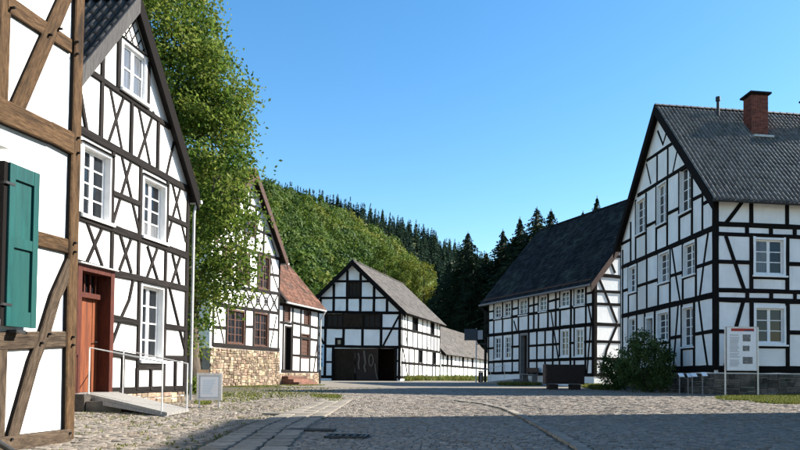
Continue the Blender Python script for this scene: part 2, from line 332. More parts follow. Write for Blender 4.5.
def window(H, F, hole, depth=0.18, cols=2, rows=4, cw=0.07, frame=None, glass=None, proud=0.035, sash=0.05, bar=0.025, sill=True, mull=0.06, per=1, label=None):
    """casing (part) > sash, panes, sill"""
    frame = frame or WHITEP; glass = glass or GLASS
    a, b, c, d = hole; mb = MB(); i = 0.004
    mb.fbox(F, a - 0.02, a + cw, c - 0.02, d + 0.02, -depth - 0.05, proud); mb.fbox(F, b - cw, b + 0.02, c - 0.02, d + 0.02, -depth - 0.05, proud)
    mb.fbox(F, a + cw, b - cw, d - cw, d + 0.018, -depth - 0.05, proud - i); mb.fbox(F, a + cw, b - cw, c - 0.018, c + cw, -depth - 0.05, proud - i)
    W = mb.build('window', frame, H)
    if label: W['label'] = label
    if sill: MB().fbox(F, a - 0.06, b + 0.06, c - 0.05, c + 0.015, 0.0, proud + 0.07).build('sill', frame, W)
    a += cw; b -= cw; c += cw; d -= cw; n0, n1 = -depth - 0.02, -depth + 0.025; mb = MB()
    cwid = (b - a) / cols
    for k in range(cols):
        x0, x1 = a + k * cwid + 0.003, a + (k + 1) * cwid - 0.003
        mb.fbox(F, x0, x0 + sash, c, d, n0, n1); mb.fbox(F, x1 - sash, x1, c, d, n0, n1)
        mb.fbox(F, x0 + sash, x1 - sash, c, c + sash, n0, n1 - i); mb.fbox(F, x0 + sash, x1 - sash, d - sash, d, n0, n1 - i)
        for r in range(1, rows):
            h = c + sash + (d - c - 2 * sash) * r / rows; mb.fbox(F, x0 + sash, x1 - sash, h - bar / 2, h + bar / 2, n0, n1 - 0.008)
        for q in range(1, per):
            x = x0 + sash + (x1 - x0 - 2 * sash) * q / per; mb.fbox(F, x - bar / 2, x + bar / 2, c + sash, d - sash, n0, n1 - 0.010)
    mb.build('sash', frame, W); curt = random.choice((0, 0, 0, 1, 2, 3))
    for k in range(cols):
        x0, x1 = a + k * cwid + sash, a + (k + 1) * cwid - sash
        for r in range(rows):
            h0 = c + sash + (d - c - 2 * sash) * r / rows; h1 = c + sash + (d - c - 2 * sash) * (r + 1) / rows
            for q in range(per):
                e0 = x0 + (x1 - x0) * q / per; e1 = x0 + (x1 - x0) * (q + 1) / per; t = random.uniform(-0.003, 0.003); u = random.uniform(-0.003, 0.003)
                p = MB(); P = [F.pt(s, h, nn) for h, tt in ((h0, t), (h1, -t)) for (s, nn) in ((e0, -depth + tt + u), (e1, -depth + tt - u), (e1, -depth - 0.012), (e0, -depth - 0.012))]
                p.hexa(P); p.build('pane', GLASSC2 if (glass is GLASS and frame is WHITEP and ((curt == 1 and r == 0) or (curt == 2 and k == 0) or (curt == 3 and r >= rows - 1))) else glass, W)
    return W
def strip(mb, F, a, b, lo, up, n0, n1):
    """a board in the gable plane from a=(s,h) to b, lo below and up above the line"""
    (s0, h0), (s1, h1) = a, b
    mb.hexa([F.pt(s0, h0 - lo, n1), F.pt(s1, h1 - lo, n1), F.pt(s1, h1 - lo, n0), F.pt(s0, h0 - lo, n0), F.pt(s0, h0 + up, n1), F.pt(s1, h1 + up, n1), F.pt(s1, h1 + up, n0), F.pt(s0, h0 + up, n0)])
def pantile(nx=9, ln=0.40, wd=0.24, amp=0.050, th=0.012):
    """one S-profile tile: local x across, y up the slope, z out; lower edge lifted on the tile below"""
    V = []; F = []
    for j, (y, z0) in enumerate(((0, 0.028), (ln, 0.014))):
        for i in range(nx):
            x = i / (nx - 1); z = z0 + amp * math.sin(x * 2 * math.pi - 0.6) * (1 if x < 0.75 else 0.8)
            V.append((x * wd * 1.06 - wd / 2, y, z))
    V += [(V[i][0], 0, V[i][2] - th * 1.6) for i in range(nx)]
    for i in range(nx - 1):
        F.append((i, i + 1, nx + i + 1, nx + i)); F.append((2 * nx + i, 2 * nx + i + 1, i + 1, i))
    return V, F
def roof_side(H, F, eave, ridge, L, of, ob, slabm, tilem, style='pantile', tw=0.24, tl=0.33, indiv=0, name='roof', board=None, thick=0.09, barge=(0.16, 0.10), jit=0.009, wave=0.0):
    """one roof slope: slab, courses of tiles, verge board. eave, ridge are (s,h) in the gable plane."""
    es, eh = eave; rs, rh = ridge; ln = math.hypot(rs - es, rh - eh); ux, uz = (rs - es) / ln, (rh - eh) / ln
    sg = 1 if rs > es else -1; nx, nz = -uz * sg, ux * sg             # outward normal in (s,h)
    mb = MB()
    P = [F.pt(s, h, n) for (o) in (0.0, thick) for (s, h, n) in ((es + nx * o, eh + nz * o, of), (rs + nx * o, rh + nz * o, of), (rs + nx * o, rh + nz * o, -L - ob), (es + nx * o, eh + nz * o, -L - ob))]
    mb.hexa(P); Rf = mb.build(name, slabm, H)
    if board:
        b = MB(); lo, up = barge; vl = 1 / max(0.2, abs(ux))
        strip(b, F, (es, eh), (rs, rh), lo * vl, up * vl, of - 0.005, of + 0.04); b.build('bargeboard', board, H)
    o3 = Vector((nx, nz)) * (thick + 0.002)
    def w3(a, t, z):       # a along the ridge from the front verge, t up the slope, z out of the slope
        return F.pt(es + ux * t + (nx * (thick + z)), eh + uz * t + nz * (thick + z), of - a)
    tot = L + of + ob; nc = int(tot / tw); nr = int(math.ceil(ln / tl)); off = wloc(Rf); off = wloc(H)
    if style == 'pantile':
        V, Fc = pantile(wd=tw, ln=tl * 1.12); BV = []; BF = []; BVr = []; cnt = 0
        me = None
        ex = Vector((F.n.x, F.n.y, 0)) * -1; ey = Vector((F.d.x * ux, F.d.y * ux, uz)); ez = Vector((F.d.x * nx, F.d.y * nx, nz))
        for c in range(nc):
            for r in range(nr):
                t0 = r * tl - 0.03; 
                if t0 + tl > ln + 0.12: continue
                o = w3((c + 0.5) * tw, t0, random.uniform(-jit, jit)); rz = random.uniform(-0.03, 0.03)
                if cnt < indiv:
                    if me is None:
                        me = [py_mesh('roof_tile', V, Fc, smooth=True, var=[v] * len(Fc)) for v in (0.1, 0.35, 0.6, 0.9)]
                    ob_ = link('roof_tile', random.choice(me), tilem, Rf)
                    M = Matrix((ex, ey, ez)).transposed().to_4x4(); M.translation = o - off
                    ob_.matrix_local = M @ Matrix.Rotation(rz, 4, 'Z'); cnt += 1
                else:
                    k = len(BV); cr, sr = math.cos(rz), math.sin(rz)
                    for v in V: BV.append(o - off + ex * (v[0] * cr - v[1] * sr) + ey * (v[1] * cr + v[0] * sr) + ez * v[2])
                    BF += [tuple(i + k for i in f) for f in Fc]; BVr += [random.random()] * len(Fc)
        if BV:
            t = link('roof_tiles', py_mesh('roof_tiles', BV, BF, var=BVr, smooth=True), tilem, Rf); t['kind'] = 'stuff'
    else:                  # flat shingles or slates in courses
        mb = MB()
        for r in range(nr):
            a = random.uniform(-tw, 0); t0 = r * tl; t1 = min(t0 + tl * 1.08, ln)
            while a < tot:
                ww = tw * random.uniform(0.8, 1.2); a0, a1 = max(a, 0), min(a + ww - 0.006, tot)
                if a1 - a0 > 0.02:
                    z = random.uniform(0.016, 0.030); d = random.uniform(-0.012, 0.012)
                    mb.add([w3(a0, t0 + d, z), w3(a1, t0 + d, z + random.uniform(-0.004, 0.004)), w3(a1, t1, 0.006), w3(a0, t1, 0.006), w3(a0, t0 + d, 0), w3(a1, t0 + d, 0)], [(0, 1, 2, 3), (4, 5, 1, 0)])
                a += ww
        mb.build('shingles', tilem, Rf, kind='stuff')
    return Rf
def ridge_caps(H, F, ridge, L, of, ob, m, step=0.35, r=0.10, thick=0.10):
    mb = MB(); a = 0; rs, rh = ridge
    while a < L + of + ob - 0.05:
        e = min(a + step * 1.1, L + of + ob); V = []; Fs = []
        for j, (q, rr) in enumerate(((a, r * 1.12), (e, r * 0.98))):
            for k in range(7):
                th = math.pi * (k / 6) ; V.append(F.pt(rs + math.cos(th) * rr * 1.15, rh + thick + math.sin(th) * rr - 0.02, of - q))
        for k in range(6): Fs.append((k, k + 1, 8 + k, 7 + k))
        Fs.append(tuple(range(7))); mb.add(V, Fs); a += step
    return mb.build('ridge_tiles', m, H, kind='stuff', smooth=False)
def stonework(H, F, s0, s1, h0, h1, rh, lr, m, name='stone', single=True, n0=0.0, n1=0.05, top=None):
    """coursed rubble: every stone a chamfered block of its own"""
    mb = MB()
    def split(a, b, lo, hi):
        w_, h_ = b - a, hi - lo; mw = random.uniform(*lr); mh = rh * random.uniform(0.8, 1.7)
        if w_ > mw and (w_ / mw > h_ / mh or h_ < mh):
            t = a + w_ * random.uniform(0.35, 0.65); return split(a, t, lo, hi) + split(t, b, lo, hi)
        if h_ > mh:
            t = lo + h_ * random.uniform(0.35, 0.65); return split(a, b, lo, t) + split(a, b, t, hi)
        return [(a, b, lo, hi)]
    for (s, t, h, e) in split(s0, s1, h0, h1):
        g = 0.009; c = min(0.02, (t - s) * 0.16, (e - h) * 0.16); jj = min(0.02, (t - s) * 0.07, (e - h) * 0.07); n = n1 * random.uniform(0.4, 1.0); j = lambda k=0.006: random.uniform(-k, k)
        a, b, lo, hi = s + g, t - g, h + g, e - g
        q4 = [(x + j(jj), y + j(jj)) for x, y in ((a, lo), (b, lo), (b, hi), (a, hi))]; mx_, my_ = (a + b) / 2, (lo + hi) / 2
        V = [F.pt(x, y, n0) for x, y in q4] + [F.pt(x, y, n * 0.5) for x, y in q4] + [F.pt(mx_ + (x - mx_) * (1 - 2 * c / (b - a)) + j(), my_ + (y - my_) * (1 - 2 * c / (hi - lo)) + j(), n + j(0.006)) for x, y in q4]
        Fs = [(i, (i + 1) % 4, 4 + (i + 1) % 4, 4 + i) for i in range(4)] + [(4 + i, 4 + (i + 1) % 4, 8 + (i + 1) % 4, 8 + i) for i in range(4)] + [(8, 9, 10, 11)]
        if single: MB().add(V, Fs).build(name, m, H)
        else: mb.add(V, Fs)
    if not single: mb.build('stonework', m, H, kind='stuff')

# ================================================================== GROUND
def curve_x(tab, y):
    return float(np.interp(y, [t[1] for t in tab], [t[0] for t in tab]))
LB = sorted([(ground(x, y).x, ground(x, y).y) for x, y in ((270, 470), (286, 450), (304, 430), (329, 415), (345, 405), (352, 400), (354, 396))], key=lambda t: t[1])
RB = sorted([(ground(x, y).x, ground(x, y).y) for x, y in ((592, 470), (570, 450), (541, 432), (515, 417), (500, 410), (478, 404.5), (440, 400), (400, 396))], key=lambda t: t[1])
tag(link('ground', py_mesh('ground', [(-2500, -200, -0.02), (2500, -200, -0.02), (2500, 4000, -0.02), (-2500, 4000, -0.02)], [(0, 1, 2, 3)]), EARTH), kind='structure')
# far part of the square: too far to tell the stones apart
FAR0 = 34.0
m = mat('far_cobbles', (0.108, 0.0972, 0.081), (0.207, 0.1845, 0.153), 0.8, 5, 0.9, 9, c3=(0.162, 0.1305, 0.09), bdist=0.05)
tag(link('far_pavement', py_mesh('far_pavement', [(-12, FAR0, 0.012), (24, FAR0, 0.012), (40, 125, 0.012), (-25, 125, 0.012)], [(0, 1, 2, 3)]), m), kind='structure')
SQ = tag(link('cobbled_square', py_mesh('cobbled_square', [(-14, -6, 0), (34, -6, 0), (34, FAR0 + 0.2, 0), (-14, FAR0 + 0.2, 0)], [(0, 1, 2, 3)]), JOINT), kind='structure')
def stone_mesh(wx, wy, h, tilt=(0, 0), rnd=random, lod=0):
    j = lambda k: rnd.uniform(-k, k); V = []
    base = [(-wx, -wy), (wx, -wy), (wx, wy), (-wx, wy)]
    if lod:
        V = [(x * f + j(0.005), y * f + j(0.005), z) for f, z in ((1, -0.005), (0.84, h)) for x, y in base]
        V = [(x, y, z + x * tilt[0] + y * tilt[1]) for x, y, z in V]
        return V, [(i, (i + 1) % 4, 4 + (i + 1) % 4, 4 + i) for i in range(4)] + [(4, 5, 6, 7)]
    # an eight-sided rounded sett
    def ring(f, z, k):
        k *= 0.7
        out = []
        for (x, y), (x2, y2) in zip(base, base[1:] + base[:1]):
            for t in (0.16, 0.84):
                out.append(((x + (x2 - x) * t) * f + j(k), (y + (y2 - y) * t) * f + j(k), z))
        return out
    V = ring(1.0, -0.01, 0.004) + ring(0.97, h * 0.55, 0.004) + ring(0.80, h, 0.004)
    V = [(x, y, z + x * tilt[0] + y * tilt[1]) for x, y, z in V]
    F = [(i, (i + 1) % 8, 8 + (i + 1) % 8, 8 + i) for i in range(8)] + [(8 + i, 8 + (i + 1) % 8, 16 + (i + 1) % 8, 16 + i) for i in range(8)] + [tuple(range(16, 24))]
    return V, F
rows = []; y = 4.9; r1 = random.Random(11)
while y < FAR0:
    far = min(1.0, max(0.0, (y - 11) / 12)); pit = 0.080 * (1 + 0.9 * far); rows.append((y, pit)); y += pit
ST = []
HOUSE_L = lambda Y: -4.66 if Y < 7.7 else (-8.0 if Y < 18 else -9.0)
for y, pit in rows:
    x = max(-0.86 * y - 0.5, HOUSE_L(y)) + r1.random() * 0.1; xe = 0.52 * y + 0.6
    while x < xe:
        lb, rb = curve_x(LB, y), curve_x(RB, y); lane = lb + 0.0 < x < rb
        if x < lb - 0.9: wd = r1.uniform(0.075, 0.16) * (pit / 0.080)
        elif lane: wd = r1.uniform(0.07, 0.105) * (pit / 0.080)
        else: wd = r1.uniform(0.07, 0.125) * (pit / 0.080)
        gut = (lb - 0.95 < x + wd / 2 < lb + 0.02 and y < 19.5) or (abs(x + wd / 2 - rb - 0.12) < 0.12 and y < 19)
        if not gut and r1.random() > (0.03 if x < lb - 1 else 0.006):
            ST.append((x + wd / 2, y + 0.02 * math.sin(x * 2.3 + y) + r1.uniform(-0.012, 0.012), wd, pit, x < lb - 0.9))
        x += wd
ST.sort(key=lambda t: t[1])
vis = lambda X, Y: 0 < CX + X / Y * FPX < 800 and Y > 6.3
near = [t for t in ST if vis(t[0], t[1])][:300]; nearset = set(near)
proto = []
for k in range(10):
    V, F = stone_mesh(0.5, 0.5, 1.0, (0, 0), r1)
    proto.append((V, F))
pm = []
for k in range(10):
    V, F = stone_mesh(0.048, 0.038, 0.013, (r1.uniform(-.05, .05), r1.uniform(-.05, .05)), r1)
    pm.append(py_mesh('cobblestone', V, F))
V0 = []; F0 = []; var0 = []; nv = 0
BV = []; BF8 = []; BF4 = []; v4 = []; v8 = []
for (X, Y, wd, pit, rough) in ST:
    if (X, Y, wd, pit, rough) in nearset:
        o = link('cobblestone', random.choice(pm), COBBLE1, SQ); o.location = (X, Y, random.uniform(-0.006, 0.004) - (0.005 if rough else 0))
        o.rotation_euler = (random.uniform(-.04, .04), random.uniform(-.04, .04), random.uniform(-.08, .08) + random.choice((0, math.pi)))
        o.scale = (wd / 0.10, 1.0, 1); continue
    V, F = stone_mesh(wd / 2 - 0.003, pit / 2 - 0.003, 0.013 + r1.uniform(-0.004, 0.004) - (0.003 if rough else 0), (r1.uniform(-.06, .06), r1.uniform(-.06, .06)), r1, Y > 11)
    k = len(BV); BV += [(x + X, yy + Y, z) for x, yy, z in V]; vr = r1.random()
    BF4 += [tuple(i + k for i in f) for f in F]; v4 += [vr] * len(F)
o = link('cobblestones', py_mesh('cobblestones', BV, BF4, var=v4), COBBLE, SQ); o['kind'] = 'stuff'
# gutter of long pale slabs along the lane's left edge, three abreast, and a single kerb row along its right edge
def slab(X, Y, wx, wy, ang, z=0.0):
    V, F = stone_mesh(wx / 2 - 0.008, wy / 2 - 0.008, 0.030, (random.uniform(-.02, .02), random.uniform(-.02, .02)))
    V = [(x * (1.18 if zz > 0.02 else 1), yy * (1.18 if zz > 0.02 else 1), zz) for x, yy, zz in V]
    o = link('paving_slab', py_mesh('paving_slab', V, F), SLAB, SQ); o.location = (X, Y, z); o.rotation_euler.z = ang; return o
for k in range(3):
    y = 5.2 + 0.11 * k
    while y < 19.0:
        l = random.uniform(0.28, 0.46); x = curve_x(LB, y) - 0.14 - 0.29 * k; dx = curve_x(LB, y + 0.4) - curve_x(LB, y)
        slab(x, y + l / 2, 0.285, l, -math.atan2(dx, 0.4), 0.004); y += l + 0.012
y = 5.2
while y < 18.5:
    l = random.uniform(0.3, 0.5); x = curve_x(RB, y) + 0.12; dx = curve_x(RB, y + 0.4) - curve_x(RB, y)
    slab(x, y + l / 2, 0.17, l, -math.atan2(dx, 0.4), 0.002); y += l + 0.012
# pale flagstone, drain grate and cover set in the paving
p = ground(287, 415); slab(p.x, p.y, 0.85, 0.42, 0.05, 0.016)
def inset(name, px, py, wx, wy, label, bars):
    p = ground(px, py); t = thing(name, (p.x, p.y, 0.0), label, 'drain')
    fr = MB(); z0, z1 = 0.0, 0.042
    fr.box(p.x - wx / 2, p.x + wx / 2, p.y - wy / 2, p.y - wy / 2 + 0.03, z0, z1).box(p.x - wx / 2, p.x + wx / 2, p.y + wy / 2 - 0.03, p.y + wy / 2, z0, z1)
    fr.box(p.x - wx / 2, p.x - wx / 2 + 0.03, p.y - wy / 2 + 0.03, p.y + wy / 2 - 0.03, z0, z1).box(p.x + wx / 2 - 0.03, p.x + wx / 2, p.y - wy / 2 + 0.03, p.y + wy / 2 - 0.03, z0, z1)
    fr.build('frame', BLACKM, t)
    for i in range(bars):
        x = p.x - wx / 2 + 0.03 + (wx - 0.06) * (i + 0.5) / bars; MB().box(x - 0.014, x + 0.014, p.y - wy / 2 + 0.03, p.y + wy / 2 - 0.03, z0, z1 - 0.005).build('bar', BLACKM, t)
inset('drain_grate', 311, 432, 0.62, 0.16, 'narrow black iron drain grate set across the cobbles left of the gutter', 12)
inset('drain_cover', 347, 438.5, 0.48, 0.30, 'squarish dark iron drain cover in the shaded cobbles beside the gutter slabs', 5)

# ================================================================== HOUSE 1: brown-timbered corner at the left edge
g = ground(70, 441.5)
F1 = Face((g.x, g.y), vp_dir(535), 1)
H1 = thing('half_timbered_house', (g.x, g.y, 0), 'white house with thick brown oak timbers and a teal shutter at the left edge', 'house')
ol = [(-5.0, 0), (0, 0), (0, 6.2), (-5.0, 6.2)]
wh = (F1.at(-72, 250)[0], F1.at(-14, 250)[0], F1.at(0, 322)[1], F1.at(0, 155)[1])
wall(H1, F1, ol, [wh], PLASTER); sides(H1, F1, ol, 5.5, PLASTER)
T = T_BROWN
timber(H1, F1, [(-0.075, 0.03), (-0.08, 1.6), (-0.072, 3.0), (-0.076, 6.2)], 0.15, T, px=False, n1=0.05)
post(H1, F1, 2.5, -60, 120, 0.15, T); post(H1, F1, -0.5, 335, 440, 0.12, T_BROWN2)
timber(H1, F1, [(-90, 66), (0, 111), (47.3, 133)], 0.235, T, n1=0.06); timber(H1, F1, [(47.7, 133), (69, 143.5)], 0.225, T, n1=0.055)
timber(H1, F1, [(5, 3), (69, 46)], 0.165, T); timber(H1, F1, [(11, 117), (64, -4), (80, -42)], 0.155, T, n1=0.035)
timber(H1, F1, [(2, 231), (67, 246.5)], 0.155, T); timber(H1, F1, [(-60, 343), (1, 341), (66, 339.5)], 0.175, T_BROWN2)
timber(H1, F1, [(68, 262), (61, 279), (53, 297), (43, 330), (31, 361), (8, 442)], 0.135, T_BROWN2, n1=0.04)
timber(H1, F1, [(-80, 454), (66, 435.5)], 0.15, T_BROWN2, n1=0.055); timber(H1, F1, [(-5.0, 5.6), (-0.15, 5.6)], 0.2, T, px=False)
for x, y in ((7.5, 8), (45, 35), (55, 29), (72, 42), (72, 54), (73, 138), (73, 153), (69.5, 243), (69.5, 252), (67.5, 337), (67.5, 345), (44, 334), (36, 343), (64, 433), (5, 439)):
    s, h = F1.at(x, y); MB().tube([F1.pt(s, h, 0.03), F1.pt(s, h, 0.082)], 0.013, 8).build('wooden_peg', T_DARK, H1)
window(H1, F1, wh, 0.12, 2, 3, 0.08, label='white framed window left of the teal shutter')
F1o = Face(F1.pt(0, 0, 0.1).xy, F1.d, 1); a = F1o.at(9, 146); MB().fbox(F1, a[0] - 1.2, a[0], a[1] - 0.03, a[1] + 0.02, 0.0, 0.11).build('window_hood', ZINC, H1)
# the shutter, folded back flat against the wall
s0 = F1o.at(7.5, 250)[0]; s1 = F1o.at(37.3, 250)[0]; h0 = F1o.at(36, 328.5)[1]; h1 = F1o.at(38, 173.5)[1]
sh = MB(); st = 0.07; n0, n1 = 0.066, 0.108
sh.fbox(F1, s0, s0 + st, h0, h1, n0, n1); sh.fbox(F1, s1 - st, s1, h0, h1, n0, n1)
mid = F1o.at(30, 246)[1]
for (a, b) in ((h0, h0 + 0.15), (mid - 0.05, mid + 0.05), (h1 - 0.14, h1)): sh.fbox(F1, s0 + st, s1 - st, a, b, n0, n1 - 0.003)
S = sh.build('shutter', TEAL, H1); S['label'] = 'teal painted panelled shutter folded open'
for (a, b) in ((h0 + 0.15, mid - 0.05), (mid + 0.05, h1 - 0.14)): MB().fbox(F1, s0 + st, s1 - st, a, b, n0 + 0.008, n0 + 0.018).build('panel', TEAL, S)
for hh in (h0 + 0.2, h1 - 0.2): MB().fbox(F1, s0 - 0.05, s0 + 0.06, hh - 0.012, hh + 0.012, 0.03, n1 + 0.004).build('hinge', BLACKM, S)
MB().fbox(F1, s0 - 0.05, s0 - 0.004, h0, h1, 0.0, n1 - 0.02).build('shutter_post', T_BLACK, H1)
MB().fbox(F1, s0 + 0.1, s0 + 0.22, h0 - 0.06, h0 - 0.03, 0.03, 0.13).build('shutter_catch', BLACKM, H1)
rf = roof_side(H1, F1, (-5.0, 5.9), (-5.0, 5.9 + 0.01), 0.1, 0, 0, DARKBOARD, TILE_DARK, 'flat') if False else None
mb = MB(); mb.add([F1.pt(0.3, 6.1, 0.4), F1.pt(-5.2, 6.1, 0.4), F1.pt(-5.2, 9.2, -2.75), F1.pt(0.3, 9.2, -2.75), F1.pt(0.3, 6.1, -5.9), F1.pt(-5.2, 6.1, -5.9), F1.pt(0.3, 6.25, 0.4), F1.pt(-5.2, 6.25, 0.4), F1.pt(-5.2, 9.35, -2.75), F1.pt(0.3, 9.35, -2.75), F1.pt(0.3, 6.25, -5.9), F1.pt(-5.2, 6.25, -5.9)],
    [(0, 3, 2, 1), (3, 4, 5, 2), (6, 7, 8, 9), (9, 8, 11, 10), (0, 1, 7, 6), (5, 4, 10, 11), (0, 6, 9, 3), (3, 9, 10, 4), (1, 2, 8, 7), (2, 5, 11, 8)]); mb.build('roof', TILE_DARK, H1)
# dark sloping rail at the very corner of the picture
a = ground(15, 453, 0.02); b0 = at_depth(-25, 428, a.y - 0.45)
rl = thing('handrail', (a.x, a.y, 0), 'black metal bar sloping down to the ground below the brown timbered wall', 'handrail')
MB().tube([a, b0, b0 + (b0 - a) * 0.8], 0.028, 10).build('bar', BLACKM, rl); e = b0 + (b0 - a) * 0.8; MB().tube([(e.x, e.y, 0.0), (e.x, e.y, e.z)], 0.02).build('upright', BLACKM, rl)

# ================================================================== HOUSE 2: dark-timbered gable with the red-brown door
g = ground(186, 402)
F2 = Face((g.x, g.y), vp_dir(535), 1)
H2 = thing('half_timbered_house', (g.x, g.y, 0), 'tall narrow white gabled house with dark crossed timbers and red-brown door', 'house')
ap = (-2.59, 8.60); sE = -0.10; hE = ap[1] - 1.32 * (sE - ap[0]); W2 = -2 * ap[0]; sN = 2 * ap[0] - sE
hE2 = hE
ol = [(sN, 0.0), (sE, 0.0), (sE, hE), (ap[0], ap[1]), (sN, hE)]
wins = dict(a=hole_px(F2, 120.5, 145.5, 48, 97, 133), b=hole_px(F2, 81.5, 110.8, 149.5, 219.5, 96), c=hole_px(F2, 142.5, 165.5, 180.5, 240, 154), d=hole_px(F2, 140.3, 163, 285.5, 361, 152))
dr = hole_px(F2, 75.5, 110.5, 268.5, 394, 93)
wall(H2, F2, ol, list(wins.values()) + [dr], PLASTER, 0.34); sides(H2, F2, ol, 8.0, PLASTER)
T = T_DARK
for pts, wd in (([(76, 62), (169, 127)], 0.13), ([(66, 122), (80, 130), (188, 189.5)], 0.17), ([(112, 193), (139.5, 204)], 0.12), ([(167, 217), (186, 225)], 0.12),
                ([(66, 211), (79, 216), (186, 255.3)], 0.17), ([(66, 260), (78, 263.5), (113, 273), (186, 288.7)], 0.15), ([(111.5, 318), (137, 323)], 0.14), ([(164, 326), (185, 329.2)], 0.13),
                ([(111.5, 353), (137, 357.5)], 0.13), ([(136.5, 366.3), (163.5, 366.8)], 0.12), ([(164, 358), (185, 358.2)], 0.13), ([(111, 391), (187, 388.6)], 0.16)): timber(H2, F2, pts, wd, T)
for x, y0, y1 in ((112.2, 150, 229), (139.8, 164, 240), (166.8, 180, 248), (186, 192, 388), (111.3, 231, 270), (138, 240, 277), (165, 249, 283), (137.6, 282, 390), (164, 288, 390),
                  (101, 82, 139), (130.8, 102, 156), (157.4, 122, 171), (102, 53, 78), (118, 33, 88), (147.5, 62, 110)):
    post(H2, F2, x, y0, y1, 0.10 if x != 186 else 0.14, T)
for x, y0, y1 in ((122, 356, 390), (136.3, 368, 390), (150, 368, 390), (174.5, 359, 390)): post(H2, F2, x, y0, y1, 0.09, T)
s = sN + 0.08; timber(H2, F2, [(s, 0.3), (s, hE)], 0.15, T, px=False)
for pts in ([(78.5, 86), (86, 131)], [(110, 88), (122, 151)], [(124, 96), (108, 143)], [(138, 105), (150, 166)], [(153.5, 112), (138, 159)], [(173.5, 142), (166, 176)], [(121.5, 157), (139, 232)], [(130.5, 162), (112, 225)],
            [(172, 183), (185.5, 242)], [(180, 188), (167, 238)], [(86.5, 222), (102, 266)], [(102, 227), (86.5, 262)], [(120, 235), (131, 273)], [(130.5, 239), (119, 270)], [(147, 246), (157.5, 281)], [(157, 248), (146, 279)],
            [(172, 254), (179.5, 286)], [(180, 256), (171, 284)], [(132.5, 280), (128.5, 300), (121, 317), (111.5, 343)], [(169, 288), (184, 349)]): timber(H2, F2, pts, 0.075, T, n1=0.018)
# lattice in the gable point
s0, s1, hb, _ = wins['a']
for k in range(-6, 7):
    for sg in (-1, 1):
        c = ap[0] + k * 0.22; P = clip([(c, ap[1] - 1.4), (c + 0.03, ap[1] - 1.4), (c + 0.03 + sg * 1.0, ap[1] - 1.4 + 1.5), (c + sg * 1.0, ap[1] - 1.4 + 1.5)] if sg > 0 else [(c, ap[1] - 1.4), (c + 0.03, ap[1] - 1.4), (c + 0.03 - 1.0, ap[1] + 0.1), (c - 1.0, ap[1] + 0.1)],
            [(0, -1, -(wins['a'][3] + 0.1)), ((hE - ap[1]), (ap[0] - sN) * 1.0, 0) if False else (0, 1, ap[1])])
        slope = (ap[1] - hE) / (sE - ap[0])
        P = clip(P, [(slope, 1, ap[1] - 0.1 + slope * ap[0]), (-slope, 1, ap[1] - 0.1 - slope * ap[0])]) if P else []
        if len(P) >= 3:
            n = 0.012 + 0.003 * (sg > 0); MB().add([F2.pt(*q, n) for q in P] + [F2.pt(*q, 0.0) for q in P], [tuple(range(len(P)))] + [(i, (i + 1) % len(P), len(P) + (i + 1) % len(P), len(P) + i) for i in range(len(P))]).build('lattice_lath', T_DARK, H2)
window(H2, F2, wins['a'], 0.05, 2, 2, 0.05, glass=GLASSC, bar=0.03, label='attic window with pale curtains')
for k in 'bcd': window(H2, F2, wins[k], 0.135, 2, 4, 0.04, sash=0.05, bar=0.03, proud=0.02)
for k in 'abcd':
    a, b, c, d = wins[k]; MB().fbox(F2, a - 0.05, b + 0.05, d + 0.022, d + 0.042, 0, 0.07).build('drip_board', T_DARK, H2)
# the door: frame, recessed panelled leaf, barred light above
a, b, c, d = dr; c = 0.34; mb = MB()
mb.fbox(F2, a - 0.03, a + 0.09, c, d + 0.03, -0.42, 0.05).fbox(F2, b - 0.09, b + 0.03, c, d + 0.03, -0.42, 0.05).fbox(F2, a + 0.09, b - 0.09, d - 0.09, d + 0.027, -0.42, 0.046)
D = mb.build('door', FRAMEM, H2); D['label'] = 'red-brown plank door in a deep frame'
tr = d - 0.52; MB().fbox(F2, a + 0.09, b - 0.09, tr - 0.05, tr + 0.05, -0.28, -0.13).build('transom', FRAMEM, D)
nb = 5; wid = (b - a - 0.18) / nb
for k in range(nb): MB().fbox(F2, a + 0.09 + k * wid + 0.004, a + 0.09 + (k + 1) * wid - 0.004, c, tr - 0.05, -0.27, -0.215 - 0.006 * (k % 2)).build('plank', DOORM, D)
MB().fbox(F2, a + 0.09, b - 0.09, tr + 0.05, d - 0.09, -0.27, -0.255).build('pane', GLASS, D)
for k in range(5): s = a + 0.09 + (b - a - 0.18) * (k + 0.5) / 5; MB().fbox(F2, s - 0.018, s + 0.018, tr + 0.05, d - 0.09, -0.25, -0.21).build('light_bar', FRAMEM, D)
MB().tube([F2.pt(b - 0.16, c + 1.0, -0.22), F2.pt(b - 0.16, c + 1.0, -0.17), F2.pt(b - 0.26, c + 1.0, -0.17)], 0.012).build('handle', BLACKM, D)
MB().fbox(F2, a - 0.05, b + 0.05, d + 0.035, d + 0.06, 0, 0.12).build('door_hood', ZINC, H2)
MB().fbox(F2, a - 0.1, b + 0.08, 0, 0.335, -0.42, 0.16).build('doorstep', PALEWOOD, H2)
stonework(H2, F2, b + 0.09, sE, 0.0, 0.285, 0.15, (0.25, 0.5), STONE_TAN, n1=0.04); stonework(H2, F2, sN, a - 0.1, 0.0, 0.3, 0.15, (0.25, 0.5), STONE_TAN, n1=0.04)
